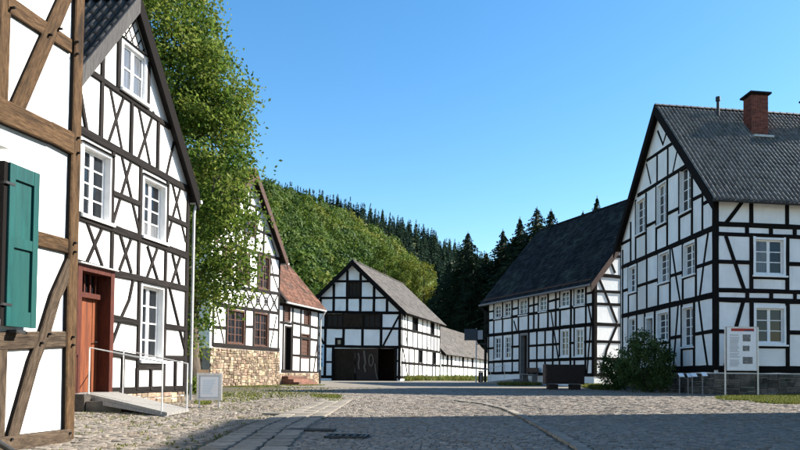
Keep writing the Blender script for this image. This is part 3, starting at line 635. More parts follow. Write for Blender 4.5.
# roof
sl2 = (ap[1] - hE) / (sE - ap[0]); ov = 0.22
roof_side(H2, F2, (sN - ov, hE - ov * sl2), (ap[0], ap[1] + 0.0), 8.0, 0.15, 0.2, DARKBOARD, TILE_DARK, tw=0.23, tl=0.30, indiv=300, board=GREYB, barge=(0.10, 0.14))
roof_side(H2, F2, (sE + ov, hE - ov * sl2), (ap[0], ap[1] + 0.0), 8.0, 0.15, 0.2, DARKBOARD, TILE_DARK, tw=0.23, tl=0.30, board=T_BLACK, barge=(0.12, 0.14))
ridge_caps(H2, F2, (ap[0], ap[1]), 8.0, 0.15, 0.2, TILE_DARK)
mb = MB(); e = (sE + ov, hE - ov * sl2 + 0.02)
mb.tube([F2.pt(e[0] + 0.05, e[1] - 0.0, 0.22), F2.pt(e[0] + 0.05, e[1] - 0.03, -8)], 0.05, 8).build('gutter', ZINC, H2)
dp = F2.at(189.3, 300)[0]
MB().tube([F2.pt(e[0] + 0.03, e[1] - 0.02, 0.12), F2.pt(e[0] - 0.02, e[1] - 0.12, 0.10), F2.pt(dp, e[1] - 0.32, 0.08), F2.pt(dp, 0.05, 0.08)], 0.034, 10).build('downpipe', ZINC, H2)
# ramp with its two handrails
n_ = F2.n; dcs = (dr[0] + dr[1]) / 2
q = [F2.pt(dr[0] + 0.12, 0.335, 0.165), F2.pt(dr[1] + 0.02, 0.335, 0.165), ground(189, 413), ground(167, 417)]
RP = thing('ramp', tuple((q[0] + q[1] + q[2] + q[3]) / 4 * 1.0)[:2] + (0,), 'grey wooden access ramp with two thin steel handrails at the red-brown door', 'ramp')
lo3 = Vector((0, 0, 0.055))
nb = 6
for k in range(nb):
    a0, a1 = k / nb + 0.004, (k + 1) / nb - 0.004
    P = [q[0].lerp(q[1], a0), q[0].lerp(q[1], a1), q[3].lerp(q[2], a1), q[3].lerp(q[2], a0)]
    P = [Vector((p.x, p.y, max(p.z, 0.075))) for p in P]
    MB().hexa([P[3] - lo3, P[2] - lo3, P[1] - lo3, P[0] - lo3, P[3], P[2], P[1], P[0]]).build('plank', PALEWOOD, RP)
for e0, e1 in ((q[0], q[3]), (q[1], q[2])):
    u = (e1 - e0).normalized(); s_ = Vector((-u.y, u.x, 0)).normalized() * 0.03
    a, b = e0 + Vector((0, 0, -0.06)), Vector((e1.x, e1.y, 0.02)); d_ = Vector((0, 0, 0.11))
    MB().hexa([a - s_ - d_, a + s_ - d_, b + s_ - d_ * 0.1, b - s_ - d_ * 0.1, a - s_, a + s_, b + s_, b - s_]).build('stringer', GREYWOOD, RP)
for (pa, pb) in ((q[0].lerp(q[3], 0.03), q[0].lerp(q[3], 0.94)), (q[1].lerp(q[2], 0.08), q[1].lerp(q[2], 0.97))):
    t0 = pa + Vector((0, 0, 0.88)); t1 = Vector((pb.x, pb.y, pb.z + 0.90)); z0 = Vector((pb.x, pb.y, 0.0))
    MB().tube([Vector((pa.x, pa.y, 0)), t0, t0.lerp(t1, 0.5), t1, z0], 0.0135, 8).build('handrail', ZINC, RP)
b0 = F2.pt(dr[0] + 0.05, 0, 0.75)
MB().box(b0.x - 0.35, b0.x + 0.3, b0.y - 0.28, b0.y + 0.1, 0, 0.2).solo('stone_block', STONE_DARK, 'dark squared stone block lying under the ramp by the door', 'stone')
b0 = F2.pt(dr[0] - 0.18, 0, 0.28)
MB().box(b0.x - 0.1, b0.x + 0.12, b0.y - 0.12, b0.y + 0.12, 0, 0.27).box(b0.x - 0.08, b0.x + 0.1, b0.y - 0.1, b0.y + 0.1, 0.27, 0.33).solo('stone_bollard', STONE_DARK, 'small stone stub left of the doorstep beside the ramp', 'stone')

# ================================================================== HOUSE 3: tall gable on a stone base behind the tree, and its annex
g = ground(279, 385)
F3 = Face((g.x, g.y), vp_dir(620), 1)
H3 = thing('half_timbered_house', (g.x, g.y, 0), 'tall gabled half-timbered house on a tan stone base, half hidden by the tree', 'house')
ap = F3.at(250, 172); sE, hE = F3.at(279.5, 256); sN = 2 * ap[0] - sE; hB = F3.at(246, 348)[1]
ol = [(sN, 0), (sE, 0), (sE, hE), ap, (sN, hE)]
hs = [hole_px(F3, 227, 244, 310, 344.5, 236), hole_px(F3, 254, 267.5, 313, 347, 261), hole_px(F3, 258.5, 269, 256, 290, 264), hole_px(F3, 238, 248, 252, 284, 243), hole_px(F3, 222, 232, 247, 281, 227), hole_px(F3, 245, 255, 214, 236, 250)]
wall(H3, F3, ol, hs, PLASTER); sides(H3, F3, ol, 9, PLASTER)
for i, h in enumerate(hs): window(H3, F3, h, 0.06, 2, 4 if i < 5 else 3, 0.07, BROWNP, GLASS, per=2 if i < 5 else 1, sill=False, sash=0.06, bar=0.04)
T = T_DARK
for pts, wd in (([(213, 344.5), (279, 350)], 0.22), ([(214, 304), (279, 313.2)], 0.17), ([(214, 284.5), (279, 293.5)], 0.17), ([(214, 327), (227, 328)], 0.14), ([(244.5, 326.5), (254, 327)], 0.14), ([(268, 329), (279, 330)], 0.14),
                ([(214, 240), (279.5, 259)], 0.18), ([(269, 274), (279, 276)], 0.14), ([(248.5, 268), (258, 270)], 0.14), ([(238, 199), (263, 210.5)], 0.14), ([(228, 217), (271, 236)], 0.14), ([(244, 187), (256, 192)], 0.13)): timber(H3, F3, pts, wd, T)
for x, y0, y1 in ((278.7, 258, 351), (213.5, 245, 346), (226.3, 305, 345), (245, 308, 347), (253.4, 308, 347), (268.3, 312, 349), (257.7, 253, 292), (269.7, 258, 292), (249, 250, 290), (237, 245, 288), (244.5, 206, 254), (255.5, 208, 254), (250, 190, 205), (236, 222, 250), (263.5, 226, 257)): post(H3, F3, x, y0, y1, 0.14, T)
for x0, x1 in ((214, 222), (222, 230), (230, 238), (238, 246), (246, 254), (254, 262), (262, 270), (270, 278)):
    k = 0.139; ya, yb = 285.5 + (x0 - 214) * k, 303 + (x0 - 214) * k; d = (x1 - x0) * k
    timber(H3, F3, [(x0, ya), (x1, yb + d)], 0.08, T, n1=0.016); timber(H3, F3, [(x1, ya + d), (x0, yb)], 0.08, T, n1=0.016)
    s, h = F3.at((x0 + x1) / 2, (ya + yb + d) / 2); rr = 0.17
    P = [(s + math.cos(t) * rr, h + math.sin(t) * rr * 1.3) for t in [i * math.pi / 4 for i in range(9)]]; timber(H3, F3, P, 0.06, T, px=False, n1=0.012)
for pts in ([(271, 259), (273, 275), (278.5, 291)], [(216, 308), (224, 343)], [(276.5, 316), (270, 348)], [(262, 207), (256, 232)], [(238, 204), (245, 232)], [(270, 236), (276, 256)]): timber(H3, F3, pts, 0.10, T, n1=0.018)
MB().fbox(F3, sN - 0.12, sE + 0.02, 0, hB - 0.1, -0.3, 0.10).build('stone_base', MORTAR, H3)
Fb = Face(F3.pt(0, 0, 0.10).xy, F3.d, 1); stonework(H3, Fb, sN - 0.12, sE + 0.02, 0, hB - 0.1, 0.17, (0.18, 0.5), STONE_TAN, single=False, n1=0.06)
Fn = Face(F3.pt(sN - 0.12, 0).xy, -F3.n, 1); stonework(H3, Fn, -0.1, 3.0, 0, hB - 0.1, 0.19, (0.2, 0.5), STONE_TAN, single=False, n1=0.05)
sl3 = (ap[1] - hE) / (sE - ap[0]); ov = 0.35
roof_side(H3, F3, (sE + ov, hE - ov * sl3), ap, 9, 0.35, 0.2, DARKBOARD, TILE_RED, tl=0.33, board=REDBOARD, barge=(0.2, 0.12))
roof_side(H3, F3, (sN - ov, hE - ov * sl3), ap, 9, 0.35, 0.2, DARKBOARD, TILE_RED, tl=0.33, board=REDBOARD, barge=(0.2, 0.12))
ridge_caps(H3, F3, ap, 9, 0.35, 0.2, TILE_RED)
e = F3.pt(sE + ov + 0.02, hE - ov * sl3, 0.4); MB().tube([e, F3.pt(sE + ov + 0.02, hE - ov * sl3, -2)], 0.06).build('gutter', ZINC, H3)
# --- annex
sA0, sA1 = 0.06, F3.at(318.5, 372)[0]; hA = F3.at(300, 306.5)[1]
HA = thing('annex_house', tuple(F3.pt(sA0, 0)), 'low half-timbered annex with red clay tile roof beside the stone-based house', 'house')
FA = Face(F3.pt(0, 0, -0.05).xy, F3.d, 1)
ol = [(sA0, 0), (sA1, 0), (sA1, hA), (sA0, hA)]
hs = [hole_px(FA, 283.5, 290, 306, 321, 287), hole_px(FA, 304, 309.5, 310, 326, 307), hole_px(FA, 301, 308.7, 334, 358, 305)]
ad = hole_px(FA, 284.5, 291.3, 326, 371.5, 288)
wall(HA, FA, ol, hs + [ad], PLASTER); sides(HA, FA, ol, 6.0, PLASTER)
for h in hs: window(HA, FA, h, 0.05, 1, 5, 0.06, BROWNP, BROWNP, sill=False, sash=0.05, bar=0.05)
mb = MB(); a, b, c, d = ad; mb.fbox(FA, a, a + 0.1, c, d, -0.3, 0.03).fbox(FA, b - 0.1, b, c, d, -0.3, 0.03).fbox(FA, a + 0.1, b - 0.1, d - 0.1, d, -0.3, 0.027); Dd = mb.build('door', T_DARK, HA)
MB().fbox(FA, a + 0.1, b - 0.1, c, d - 0.1, -0.3, -0.25).build('leaf', DARKBR, Dd); MB().fbox(FA, a + 0.25, b - 0.25, c + 1.3, d - 0.3, -0.25, -0.235).build('pane', GLASS, Dd)
for pts, wd in (([(280, 304), (319, 311.5)], 0.18), ([(291.5, 322.3), (318, 328)], 0.15), ([(292, 336.5), (318, 340.3)], 0.15), ([(292, 355), (318, 357.4)], 0.14), ([(281, 371), (318, 373)], 0.18), ([(280, 322), (291, 324)], 0.15)): timber(HA, FA, pts, wd, T)
for x, y0, y1 in ((292.2, 306, 371), (300.4, 308, 371), (309.8, 310, 372), (317.8, 311, 373), (283, 305, 371)): post(HA, FA, x, y0, y1, 0.16, T)
timber(HA, FA, [(317.5, 341), (313.5, 371)], 0.11, T, n1=0.018)
Fb = Face(F3.pt(0, 0, 0.02).xy, F3.d, 1); MB().fbox(FA, sA0, sA1, 0, FA.at(300, 373)[1], -0.2, 0.06).build('stone_base', MORTAR, HA); stonework(HA, Fb, sA0, sA1, 0, FA.at(300, 373)[1], 0.2, (0.2, 0.5), STONE_TAN, single=False, n1=0.04)
for k in range(3):
    z = 0.17 * (k + 1); e = F3.at(286, 376)[0]; MB().fbox(FA, a - 0.4, b + 1.2, z - 0.17, z, 0.05, 1.15 - 0.34 * k).build('step', TILE_RED, HA)
# roof with its ridge along the street: use the end wall as gable plane
FE = Face(F3.pt(sA1, 0, -0.05).xy, -F3.n, 1)      # s runs back from the street wall, outward = away along the street
rA = FE.at(279.5, 258); rA = (3.0, max(rA[1], hA + 2.4)) if not (1.5 < rA[0] < 6) else rA
roof_side(HA, FE, (-0.35, hA - 0.05), rA, sA1 - sA0, 0.25, -0.1, DARKBOARD, TILE_RED, tl=0.33, board=DARKBOARD, barge=(0.1, 0.1))
roof_side(HA, FE, (2 * rA[0] + 0.35, hA - 0.05), rA, sA1 - sA0, 0.25, -0.1, DARKBOARD, TILE_RED, tl=0.33)
MB().add([FE.pt(0, hA, -0.1), FE.pt(2 * rA[0], hA, -0.1), FE.pt(rA[0], rA[1], -0.1)], [(0, 1, 2)]).build('end_gable', PLASTER, HA)
MB().tube([FE.pt(-0.42, hA - 0.02, 0.2), FE.pt(-0.42, hA - 0.0, -(sA1 - sA0))], 0.06).build('gutter', ZINC, HA)
MB().tube([FE.pt(-0.42, hA - 0.05, 0.1), FE.pt(-0.3, hA - 0.3, 0.08), FE.pt(-0.1, hA - 0.6, 0.1), FE.pt(-0.1, 0.9, 0.1)], 0.055).build('downpipe', ZINC, HA)
MB().tube([FE.pt(-0.1, 0.9, 0.1), FE.pt(-0.1, 0.0, 0.1)], 0.07).build('downpipe_foot', BLACKM, HA)

# ================================================================== HOUSE 4: barn gable in the middle
g = ground(400.5, 381.2)
dS = Vector(vp_dir(595)).normalized(); F4S = Face((g.x, g.y), dS, 1)                 # long side, facing right
F4 = Face((g.x, g.y), (-dS.y, dS.x), 1)                                              # gable: s runs to the left
F4.n = Vector((-dS.x, -dS.y))
H4 = thing('barn', (g.x, g.y, 0), 'half-timbered barn with a wide dark open doorway and grey shingle roof', 'barn')
ap = F4.at(354, 262.5); hE = F4.at(401, 308.5)[1]; W4 = 2 * ap[0]; L4 = F4S.at(440, 360)[0]
ol = [(0, 0), (W4, 0), (W4, hE), ap, (0, hE)]
ol = [(0, 0), (W4, 0), (W4, hE), ap, (0, hE)]
hw = [hole_px(F4, 348, 360, 282, 297), hole_px(F4, 326, 343, 314, 327), hole_px(F4, 363, 380.5, 314, 327.5), hole_px(F4, 335.3, 342.3, 338, 346)]
hd = (F4.at(395.5, 365)[0], F4.at(333.5, 365)[0], 0.0, F4.at(365, 348.5)[1])
wall(H4, F4, ol, hw + [hd], PLASTER2, 0.3)
side_h = [hole_px(F4S, 413.3, 417, 318, 331, 415), hole_px(F4S, 431, 433.4, 322.5, 334, 432), hole_px(F4S, 418.8, 421.6, 350, 362.5, 420), hole_px(F4S, 432.8, 435, 352, 364, 434)]
oS = [(0, 0), (L4, 0), (L4, hE), (0, hE)]
wall(H4, F4S, oS, side_h, PLASTER); sides(H4, F4, ol, L4, PLASTER2, skip=(4,))
for h in hw[:3]: window(H4, F4, h, 0.08, 3, 2, 0.08, DARKBR, GLASSD, per=1, sill=False, sash=0.05, bar=0.04)
window(H4, F4, hw[3], 0.08, 1, 1, 0.12, T_BLACK, GLASSC, sill=False)
for h in side_h: window(H4, F4S, h, 0.08, 1, 2, 0.07, T_BLACK, GLASS, sill=False)
T = T_BLACK
MB().fbox(F4, hw[2][1] + 0.05, hw[1][0] - 0.05, hw[1][2], hw[1][3], 0, 0.04).build('boarding', DARKBR, H4)
for pts, wd in (([(333, 281.3), (374, 281.3)], 0.2), ([(320, 298), (388, 297.8)], 0.2), ([(317, 312), (401, 313)], 0.26), ([(317, 327.7), (400, 328.6)], 0.22), ([(317, 346), (400, 347.3)], 0.26), ([(317, 362), (333, 362)], 0.18), ([(317, 376.5), (333, 377)], 0.28), ([(396, 361), (400, 361)], 0.16), ([(396, 377), (400, 377)], 0.22)): timber(H4, F4, pts, wd, T)
for x, y0, y1 in ((347.3, 270, 312), (360.5, 270, 312), (333.8, 284, 312), (374, 285, 312), (387, 299, 312), (320.5, 299, 312), (325.2, 313, 378), (343.6, 313, 346), (362.5, 313, 346), (381.2, 313, 346), (399.6, 309, 380), (333, 347, 381), (395.7, 347, 381), (311, 313, 380)): post(H4, F4, x, y0, y1, 0.26 if x > 399 else 0.24, T)
timber(H4, F4, [(399, 316), (383, 346)], 0.17, T, n1=0.02); timber(H4, F4, [(317, 330), (325, 346)], 0.17, T, n1=0.02)
for pts, wd in (([(400.5, 312.3), (440, 323)], 0.26), ([(401, 328.3), (440, 337.3)], 0.24), ([(401, 346.3), (440, 352.3)], 0.27), ([(401, 362.6), (440, 366)], 0.24), ([(400.5, 377.2), (440, 377.2)], 0.25)): timber(H4, F4S, pts, wd, T)
for i, x in enumerate((402, 407.3, 412.6, 417.6, 422.4, 427, 430.6, 434, 437, 439.6)): post(H4, F4S, x, 314 + (x - 401) * 0.26, 346 + (x - 401) * 0.16, 0.27, T)
for i, x in enumerate((402, 409, 414, 418.4, 422, 426.5, 432.3, 435.5, 439.6)): post(H4, F4S, x, 347 + (x - 401) * 0.15, 377, 0.27, T)
timber(H4, F4S, [(403, 349), (407.5, 376)], 0.2, T, n1=0.02); timber(H4, F4S, [(404, 316), (406.8, 344)], 0.2, T, n1=0.02); timber(H4, F4S, [(429.5, 339), (427, 352)], 0.2, T, n1=0.02)
# doorway: one closed plank leaf, one open bay, dark inside
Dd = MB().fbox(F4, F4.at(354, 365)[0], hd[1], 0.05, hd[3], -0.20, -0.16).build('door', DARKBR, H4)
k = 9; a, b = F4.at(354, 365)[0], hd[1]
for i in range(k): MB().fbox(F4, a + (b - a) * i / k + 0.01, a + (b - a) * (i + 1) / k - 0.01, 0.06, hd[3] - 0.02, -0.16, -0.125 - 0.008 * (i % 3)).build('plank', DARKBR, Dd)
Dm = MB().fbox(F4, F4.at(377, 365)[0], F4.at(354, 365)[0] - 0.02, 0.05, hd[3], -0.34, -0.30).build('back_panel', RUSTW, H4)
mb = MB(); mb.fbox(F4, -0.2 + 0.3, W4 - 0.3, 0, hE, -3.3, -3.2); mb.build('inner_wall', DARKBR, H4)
sl4 = (ap[1] - hE) / ap[0]; ov = 0.55
roof_side(H4, F4, (-ov, hE - ov * sl4), ap, L4, 0.45, 0.4, DARKBOARD, SLATE, 'flat', tw=0.3, tl=0.28, board=T_BLACK, barge=(0.26, 0.12), thick=0.12)
roof_side(H4, F4, (W4 + ov, hE - ov * sl4), ap, L4, 0.45, 0.4, DARKBOARD, SLATE, 'flat', tw=0.3, tl=0.28, board=T_BLACK, barge=(0.26, 0.12), thick=0.12)
ridge_caps(H4, F4, ap, L4, 0.45, 0.4, SLATE, thick=0.14)
# things hanging in the doorway
def hang(name, pts, r, label, cat, closed=False):
    P = [F4.pt(*F4.at(x, y), -0.22) for x, y in pts]
    if closed: P = P + [P[0]]
    MB().tube(P, r, 7).solo(name, ROPE, label, cat)
hang('rope', [(353.5, 349.5), (354, 356), (353.2, 363), (354, 373)], 0.07, 'pale straight rope end hanging at the barn door edge', 'rope')
hang('rope', [(357.5, 353), (358.6, 358), (357.6, 364), (358.3, 369)], 0.08, 'short pale rope hanging second from the left in the barn doorway', 'rope')
hang('rope', [(363.3, 350.5), (364, 357), (364.8, 363), (363.5, 367), (365, 372)], 0.10, 'thick pale frayed rope hanging in the middle of the barn doorway', 'rope')
hang('hoop', [(370.3 + 2.2 * math.sin(t), 360.2 + 5.8 * math.cos(t)) for t in [i * math.pi / 8 for i in range(16)]], 0.06, 'pale oval hoop hanging in the dark barn doorway', 'hoop', True)
hang('rope', [(374.3, 363.5), (374.6, 369), (375.6, 374), (377, 379.5)], 0.06, 'thin pale rope trailing to the ground right of the hoop in the barn', 'rope')

# ================================================================== HOUSE 6: long low shed beyond the barn
g6 = F4S.pt(L4 + 0.8, 0, -0.1); F6 = Face(g6.xy, dS, 1); L6 = F6.at(490, 374)[0]; h6 = F6.at(448, 353)[1]
H6 = thing('shed', tuple(g6), 'long low half-timbered shed with a plain grey roof beyond the barn', 'shed')
hs = [hole_px(F6, x, x + 1.7, 353.5 + (x - 443) * 0.1, 365 + (x - 443) * 0.08) for x in (446.5, 450.5, 462, 471.5)]
ol = [(0, 0), (L6, 0), (L6, h6), (0, h6)]
wall(H6, F6, ol, hs, PLASTER); sides(H6, F6, ol, 7, PLASTER)
for h in hs: window(H6, F6, h, 0.06, 1, 1, 0.08, T_BLACK, GLASS, sill=False)
timber(H6, F6, [(441, 353), (489, 358.6)], 0.3, T_BLACK); timber(H6, F6, [(441, 365.2), (489, 369.2)], 0.28, T_BLACK); timber(H6, F6, [(441, 377.0), (489, 377)], 0.22, T_BLACK)
for x in np.arange(443, 489, 4.1): post(H6, F6, x, 353.5 + (x - 442) * 0.12, 377, 0.42, T_BLACK)
G6 = Face(g6.xy, -F6.n, 1); G6.n = Vector((-dS.x, -dS.y)); r6 = (3.5, G6.at(446, 322)[1] + 0.5)
roof_side(H6, G6, (-0.6, h6 - 0.35), r6, L6, 0.1, 0.4, DARKBOARD, SLATE, 'flat', tw=0.35, tl=0.3, board=T_BLACK, barge=(0.15, 0.1))
roof_side(H6, G6, (7.6, h6 - 0.35), r6, L6, 0.1, 0.4, DARKBOARD, SLATE, 'flat', tw=0.35, tl=0.3)

# ================================================================== HOUSE 5: long house with the black roof
g = ground(594, 387)
d5 = Vector(vp_dir(133)).normalized(); F5 = Face((g.x, g.y), d5, -1)                  # front, facing left
F5G = Face((g.x, g.y), (-F5.n.x, -F5.n.y), 1); F5G.n = Vector((-d5.x, -d5.y))         # gable, facing right towards us
H5 = thing('half_timbered_house', (g.x, g.y, 0), 'long white half-timbered house under a large black roof', 'house')
L5 = F5.at(487.5, 370)[0]; hE = F5.at(592.5, 279)[1]
Ffar = Face(F5.pt(L5, 0).xy, F5G.d, 1); Ffar.n = F5G.n; r5 = Ffar.at(541, 233); W5 = 2 * r5[0]; r5 = (r5[0], r5[1])
ups = ((495, 501.5, 304.5, 318.5), (504.3, 511.3, 302, 317), (519.5, 527.8, 299, 315), (539.5, 547.2, 295, 311.5), (561, 570, 290.5, 307.3), (575.2, 585, 287, 305.5))
los = ((495, 501.3, 337, 359.5), (505.2, 511.5, 336, 359), (561, 569.4, 329.5, 357), (575.6, 584, 328, 356.6))
hu = [hole_px(F5, *u) for u in ups]; hl = [hole_px(F5, *u) for u in los]; d5h = hole_px(F5, 520, 528.3, 333.5, 379, 524)
ol = [(0, 0), (L5, 0), (L5, hE), (0, hE)]
wall(H5, F5, ol, hu + hl + [d5h], PLASTER2, 0.3)
olG = [(0, 0), (W5, 0), (W5, hE), r5, (0, hE)]
wall(H5, F5G, olG, [], PLASTER2); sides(H5, F5G, olG, L5, PLASTER2, skip=(4,))
for h in hu: window(H5, F5, h, 0.07, 2, 3, 0.08, sash=0.05, bar=0.04)
for h in hl: window(H5, F5, h, 0.07, 2, 4, 0.08, sash=0.05, bar=0.04)
a, b, c, d = d5h; mb = MB(); mb.fbox(F5, a, a + 0.14, c, d, -0.35, 0.04).fbox(F5, b - 0.14, b, c, d, -0.35, 0.04).fbox(F5, a + 0.14, b - 0.14, d - 0.14, d, -0.35, 0.036); Dd = mb.build('door', GREYWOOD, H5); MB().fbox(F5, a + 0.14, b - 0.14, c, d - 0.14, -0.36, -0.3).build('leaf', DARKBR, Dd)
T = T_BLACK
for pts, wd in (([(488, 303.5), (594, 280)], 0.28), ([(488, 320.7), (594, 304)], 0.19), ([(488, 335.5), (594, 324)], 0.24), ([(488, 348.5), (494.5, 348)], 0.16), ([(511.6, 346.8), (519.8, 346.3)], 0.16), ([(528.4, 346), (560.5, 343.8)], 0.16), ([(569.6, 343.2), (575.4, 342.8)], 0.16), ([(584.3, 342), (594, 341.3)], 0.16),
                ([(488, 362.2), (519.8, 360.4)], 0.18), ([(528.4, 360.8), (594, 358.4)], 0.19), ([(488, 373.3), (519.8, 372.6)], 0.2), ([(528.4, 374), (594, 375)], 0.2), ([(488, 312), (494.5, 311)], 0.14), ([(512, 309.4), (519, 307.5)], 0.14), ([(528, 306.5), (539, 303.8)], 0.14), ([(547.5, 302), (560.5, 298.5)], 0.14), ([(585.5, 294), (594, 292)], 0.14)): timber(H5, F5, pts, wd, T)
for x in (488.7, 494, 502.8, 512.3, 518.6, 528.6, 534, 538.7, 548.2, 556, 560.2, 571.2, 574.4, 586, 593.3): post(H5, F5, x, 303.5 - (x - 488) * 0.22, 335.5 - (x - 488) * 0.108, 0.26 if x > 593 else 0.17, T)
for x in (488.7, 494, 502.8, 512.5, 519.4, 529, 537, 545.2, 553, 559.7, 570.6, 574.6, 585.6, 593.3): post(H5, F5, x, 335.5 - (x - 488) * 0.108, 373.5, 0.26 if x > 593 else 0.17, T)
timber(H5, F5, [(551, 311), (558.5, 359)], 0.12, T, n1=0.02); timber(H5, F5, [(588.5, 305), (592, 324)], 0.12, T, n1=0.02); timber(H5, F5, [(591, 325), (587, 374)], 0.12, T, n1=0.02); timber(H5, F5, [(514, 321), (517.5, 333)], 0.12, T, n1=0.02)
for pts, wd in (([(594, 274.5), (624, 277.5)], 0.22), ([(594, 291), (624, 292.5)], 0.17), ([(594, 303.8), (624, 305)], 0.17), ([(594, 324), (624, 325.4)], 0.22), ([(594, 341.3), (624, 342.4)], 0.17), ([(594, 358.4), (624, 359.2)], 0.17), ([(594, 375), (624, 375)], 0.2), ([(609, 256), (624, 257)], 0.17),
                ([(598.5, 277), (608, 300), (617, 323)], 0.16), ([(617, 325), (606.5, 350), (601, 374)], 0.16), ([(606.5, 259.5), (611.5, 264), (615, 273)], 0.15)): timber(H5, F5G, pts, wd, T)
post(H5, F5G, 621.5, 244, 375, 0.2, T); post(H5, F5G, 595.3, 276, 375, 0.24, T); post(H5, F5G, 634, 240, 375, 0.2, T)
sl5 = (r5[1] - hE) / r5[0]; ov = 0.55
roof_side(H5, F5G, (-ov, hE - ov * sl5 + 0.12), (r5[0], r5[1] + 0.12), L5, 0.4, 0.35, DARKBOARD, SHINGLE, 'flat', tw=0.3, tl=0.3, board=REDBOARD, barge=(0.22, 0.1), thick=0.1)
roof_side(H5, F5G, (W5 + ov, hE - ov * sl5 + 0.12), (r5[0], r5[1] + 0.12), L5, 0.4, 0.35, DARKBOARD, SHINGLE, 'flat', tw=0.3, tl=0.3, board=REDBOARD, barge=(0.22, 0.1), thick=0.1)
ridge_caps(H5, F5G, (r5[0], r5[1] + 0.12), L5, 0.4, 0.35, SHINGLE, thick=0.12)
b5 = MB(); b5.fbox(F5, -0.1, L5 + 0.1, hE - 0.33, hE - 0.02, 0.06, 0.34); b5.build('eave_box', REDBOARD, H5)
MB().tube([F5.pt(-0.4, hE - ov * sl5 + 0.2, ov + 0.08), F5.pt(L5 + 0.3, hE - ov * sl5 + 0.18, ov + 0.08)], 0.07).build('gutter', GREYWOOD, H5)
MB().tube([F5.pt(L5 + 0.2, hE - ov * sl5 + 0.1, ov + 0.05), F5.pt(L5 + 0.1, hE - 1.0, 0.14), F5.pt(L5 + 0.1, 0, 0.14)], 0.10).build('downpipe', DARKBOARD, H5)
# ramp up to its door
dc = (a + b) / 2
P = [F5.pt(b + 0.1, c, 0.05), F5.pt(a - 0.1, c, 0.05), F5.pt(a - 0.1, c, 1.3), F5.pt(b + 0.1, c, 1.3)]
R5 = thing('ramp', tuple(F5.pt(b + 1.6, 0, 0.7)), 'pale shallow entrance ramp with a thin rail at the door of the black-roofed house', 'ramp')
e = b + 4.2
MB().hexa([F5.pt(e, 0, 0.1), F5.pt(a - 0.2, 0, 0.1), F5.pt(a - 0.2, 0, 1.3), F5.pt(e, 0, 1.3), F5.pt(e, 0.03, 0.1), F5.pt(a - 0.2, c, 0.1), F5.pt(a - 0.2, c, 1.3), F5.pt(e, 0.03, 1.3)]).build('deck', PALEWOOD, R5)
MB().tube([F5.pt(e - 0.6, 0.05, 1.25), F5.pt(e - 0.6, 1.0, 1.25), F5.pt(b, c + 0.95, 1.25), F5.pt(b, c, 1.25)], 0.02).build('handrail', STEEL, R5); MB().tube([F5.pt((e + b) / 2, 0.2, 1.25), F5.pt((e + b) / 2, 1.22, 1.25)], 0.016).build('upright', STEEL, R5)

# ================================================================== RIGHT HOUSE
g = ground(715.4, 395)
dR = Vector(vp_dir(381)).normalized(); FR = Face((g.x, g.y), dR, -1)                  # gable, facing left
FRF = Face((g.x, g.y), (-FR.n.x, -FR.n.y), 1); FRF.n = Vector((-dR.x, -dR.y))         # front, facing us
HR = thing('half_timbered_house', (g.x, g.y, 0), 'large white house with black timbers, grey pantiles and a brick chimney on the right', 'house')
ap = FR.at(660.5, 110); hE = FRF.at(718, 196)[1]; WR = 2 * ap[0]; LR = 12.5; hP = FRF.at(720, 371)[1]
att = ((636.3, 645.8, 199, 233.5), (657, 666.8, 183, 224), (680, 691.8, 165.5, 212)); fst = ((629, 636.8, 266, 292.5), (659, 669.8, 252, 282.5), (683.5, 695.6, 243, 275.5)); gnd = ((629, 636.5, 318, 343), (657.5, 669, 312, 341), (682.5, 694, 306.5, 347))
hA_ = [hole_px(FR, *u) for u in att]; hF_ = [hole_px(FR, *u) for u in fst]; hG_ = [hole_px(FR, *u) for u in gnd]; dRh = hole_px(FR, 645.5, 654, 316, 369)
olR = [(0, 0), (WR, 0), (WR, hE), ap, (0, hE)]
wall(HR, FR, olR, hA_ + hF_ + hG_ + [dRh], PLASTER2, 0.3)
fw = [hole_px(FRF, 753.4, 785.5, 237.5, 276, 769), hole_px(FRF, 754, 786, 306, 345, 770)]
e0, e1 = fw[0][0], fw[0][1]; pitch = 2 * (FRF.at(785.3, 260)[0] - e0) * 0.98
fw2 = [(h[0] + pitch * k, h[1] + pitch * k, h[2], h[3]) for h in fw for k in (1, 2)]
oF = [(0, 0), (LR, 0), (LR, hE), (0, hE)]
fw2 = [h for h in fw2 if h[1] < LR - 0.3]
wall(HR, FRF, oF, fw + fw2, PLASTER2, 0.3); sides(HR, FR, olR, LR, PLASTER2, skip=(4,))
for h in hA_ + hF_ + hG_: window(HR, FR, h, 0.14, 2, 4, 0.05, sash=0.05, bar=0.035)
for h in fw + fw2: window(HR, FRF, h, 0.12, 2, 3, 0.09, sash=0.06, bar=0.035)
a, b, c, d = dRh; Dd = MB().fbox(FR, a, a + 0.12, c, d, -0.3, 0.03).fbox(FR, b - 0.12, b, c, d, -0.3, 0.03).fbox(FR, a + 0.12, b - 0.12, d - 0.12, d, -0.3, 0.026).build('door', WHITEP, HR); MB().fbox(FR, a + 0.12, b - 0.12, c, d - 0.12, -0.3, -0.26).build('leaf', DARKBR, Dd)
T = T_BLACK
for pts, wd in (([(647, 160.5), (680, 138.5)], 0.15), ([(638, 195.5), (692, 162.5)], 0.18), ([(622, 267.3), (714, 228)], 0.22), ([(622, 316.2), (714, 295)], 0.24), ([(622, 371), (714, 368.6)], 0.28)): timber(HR, FR, pts, wd, T)
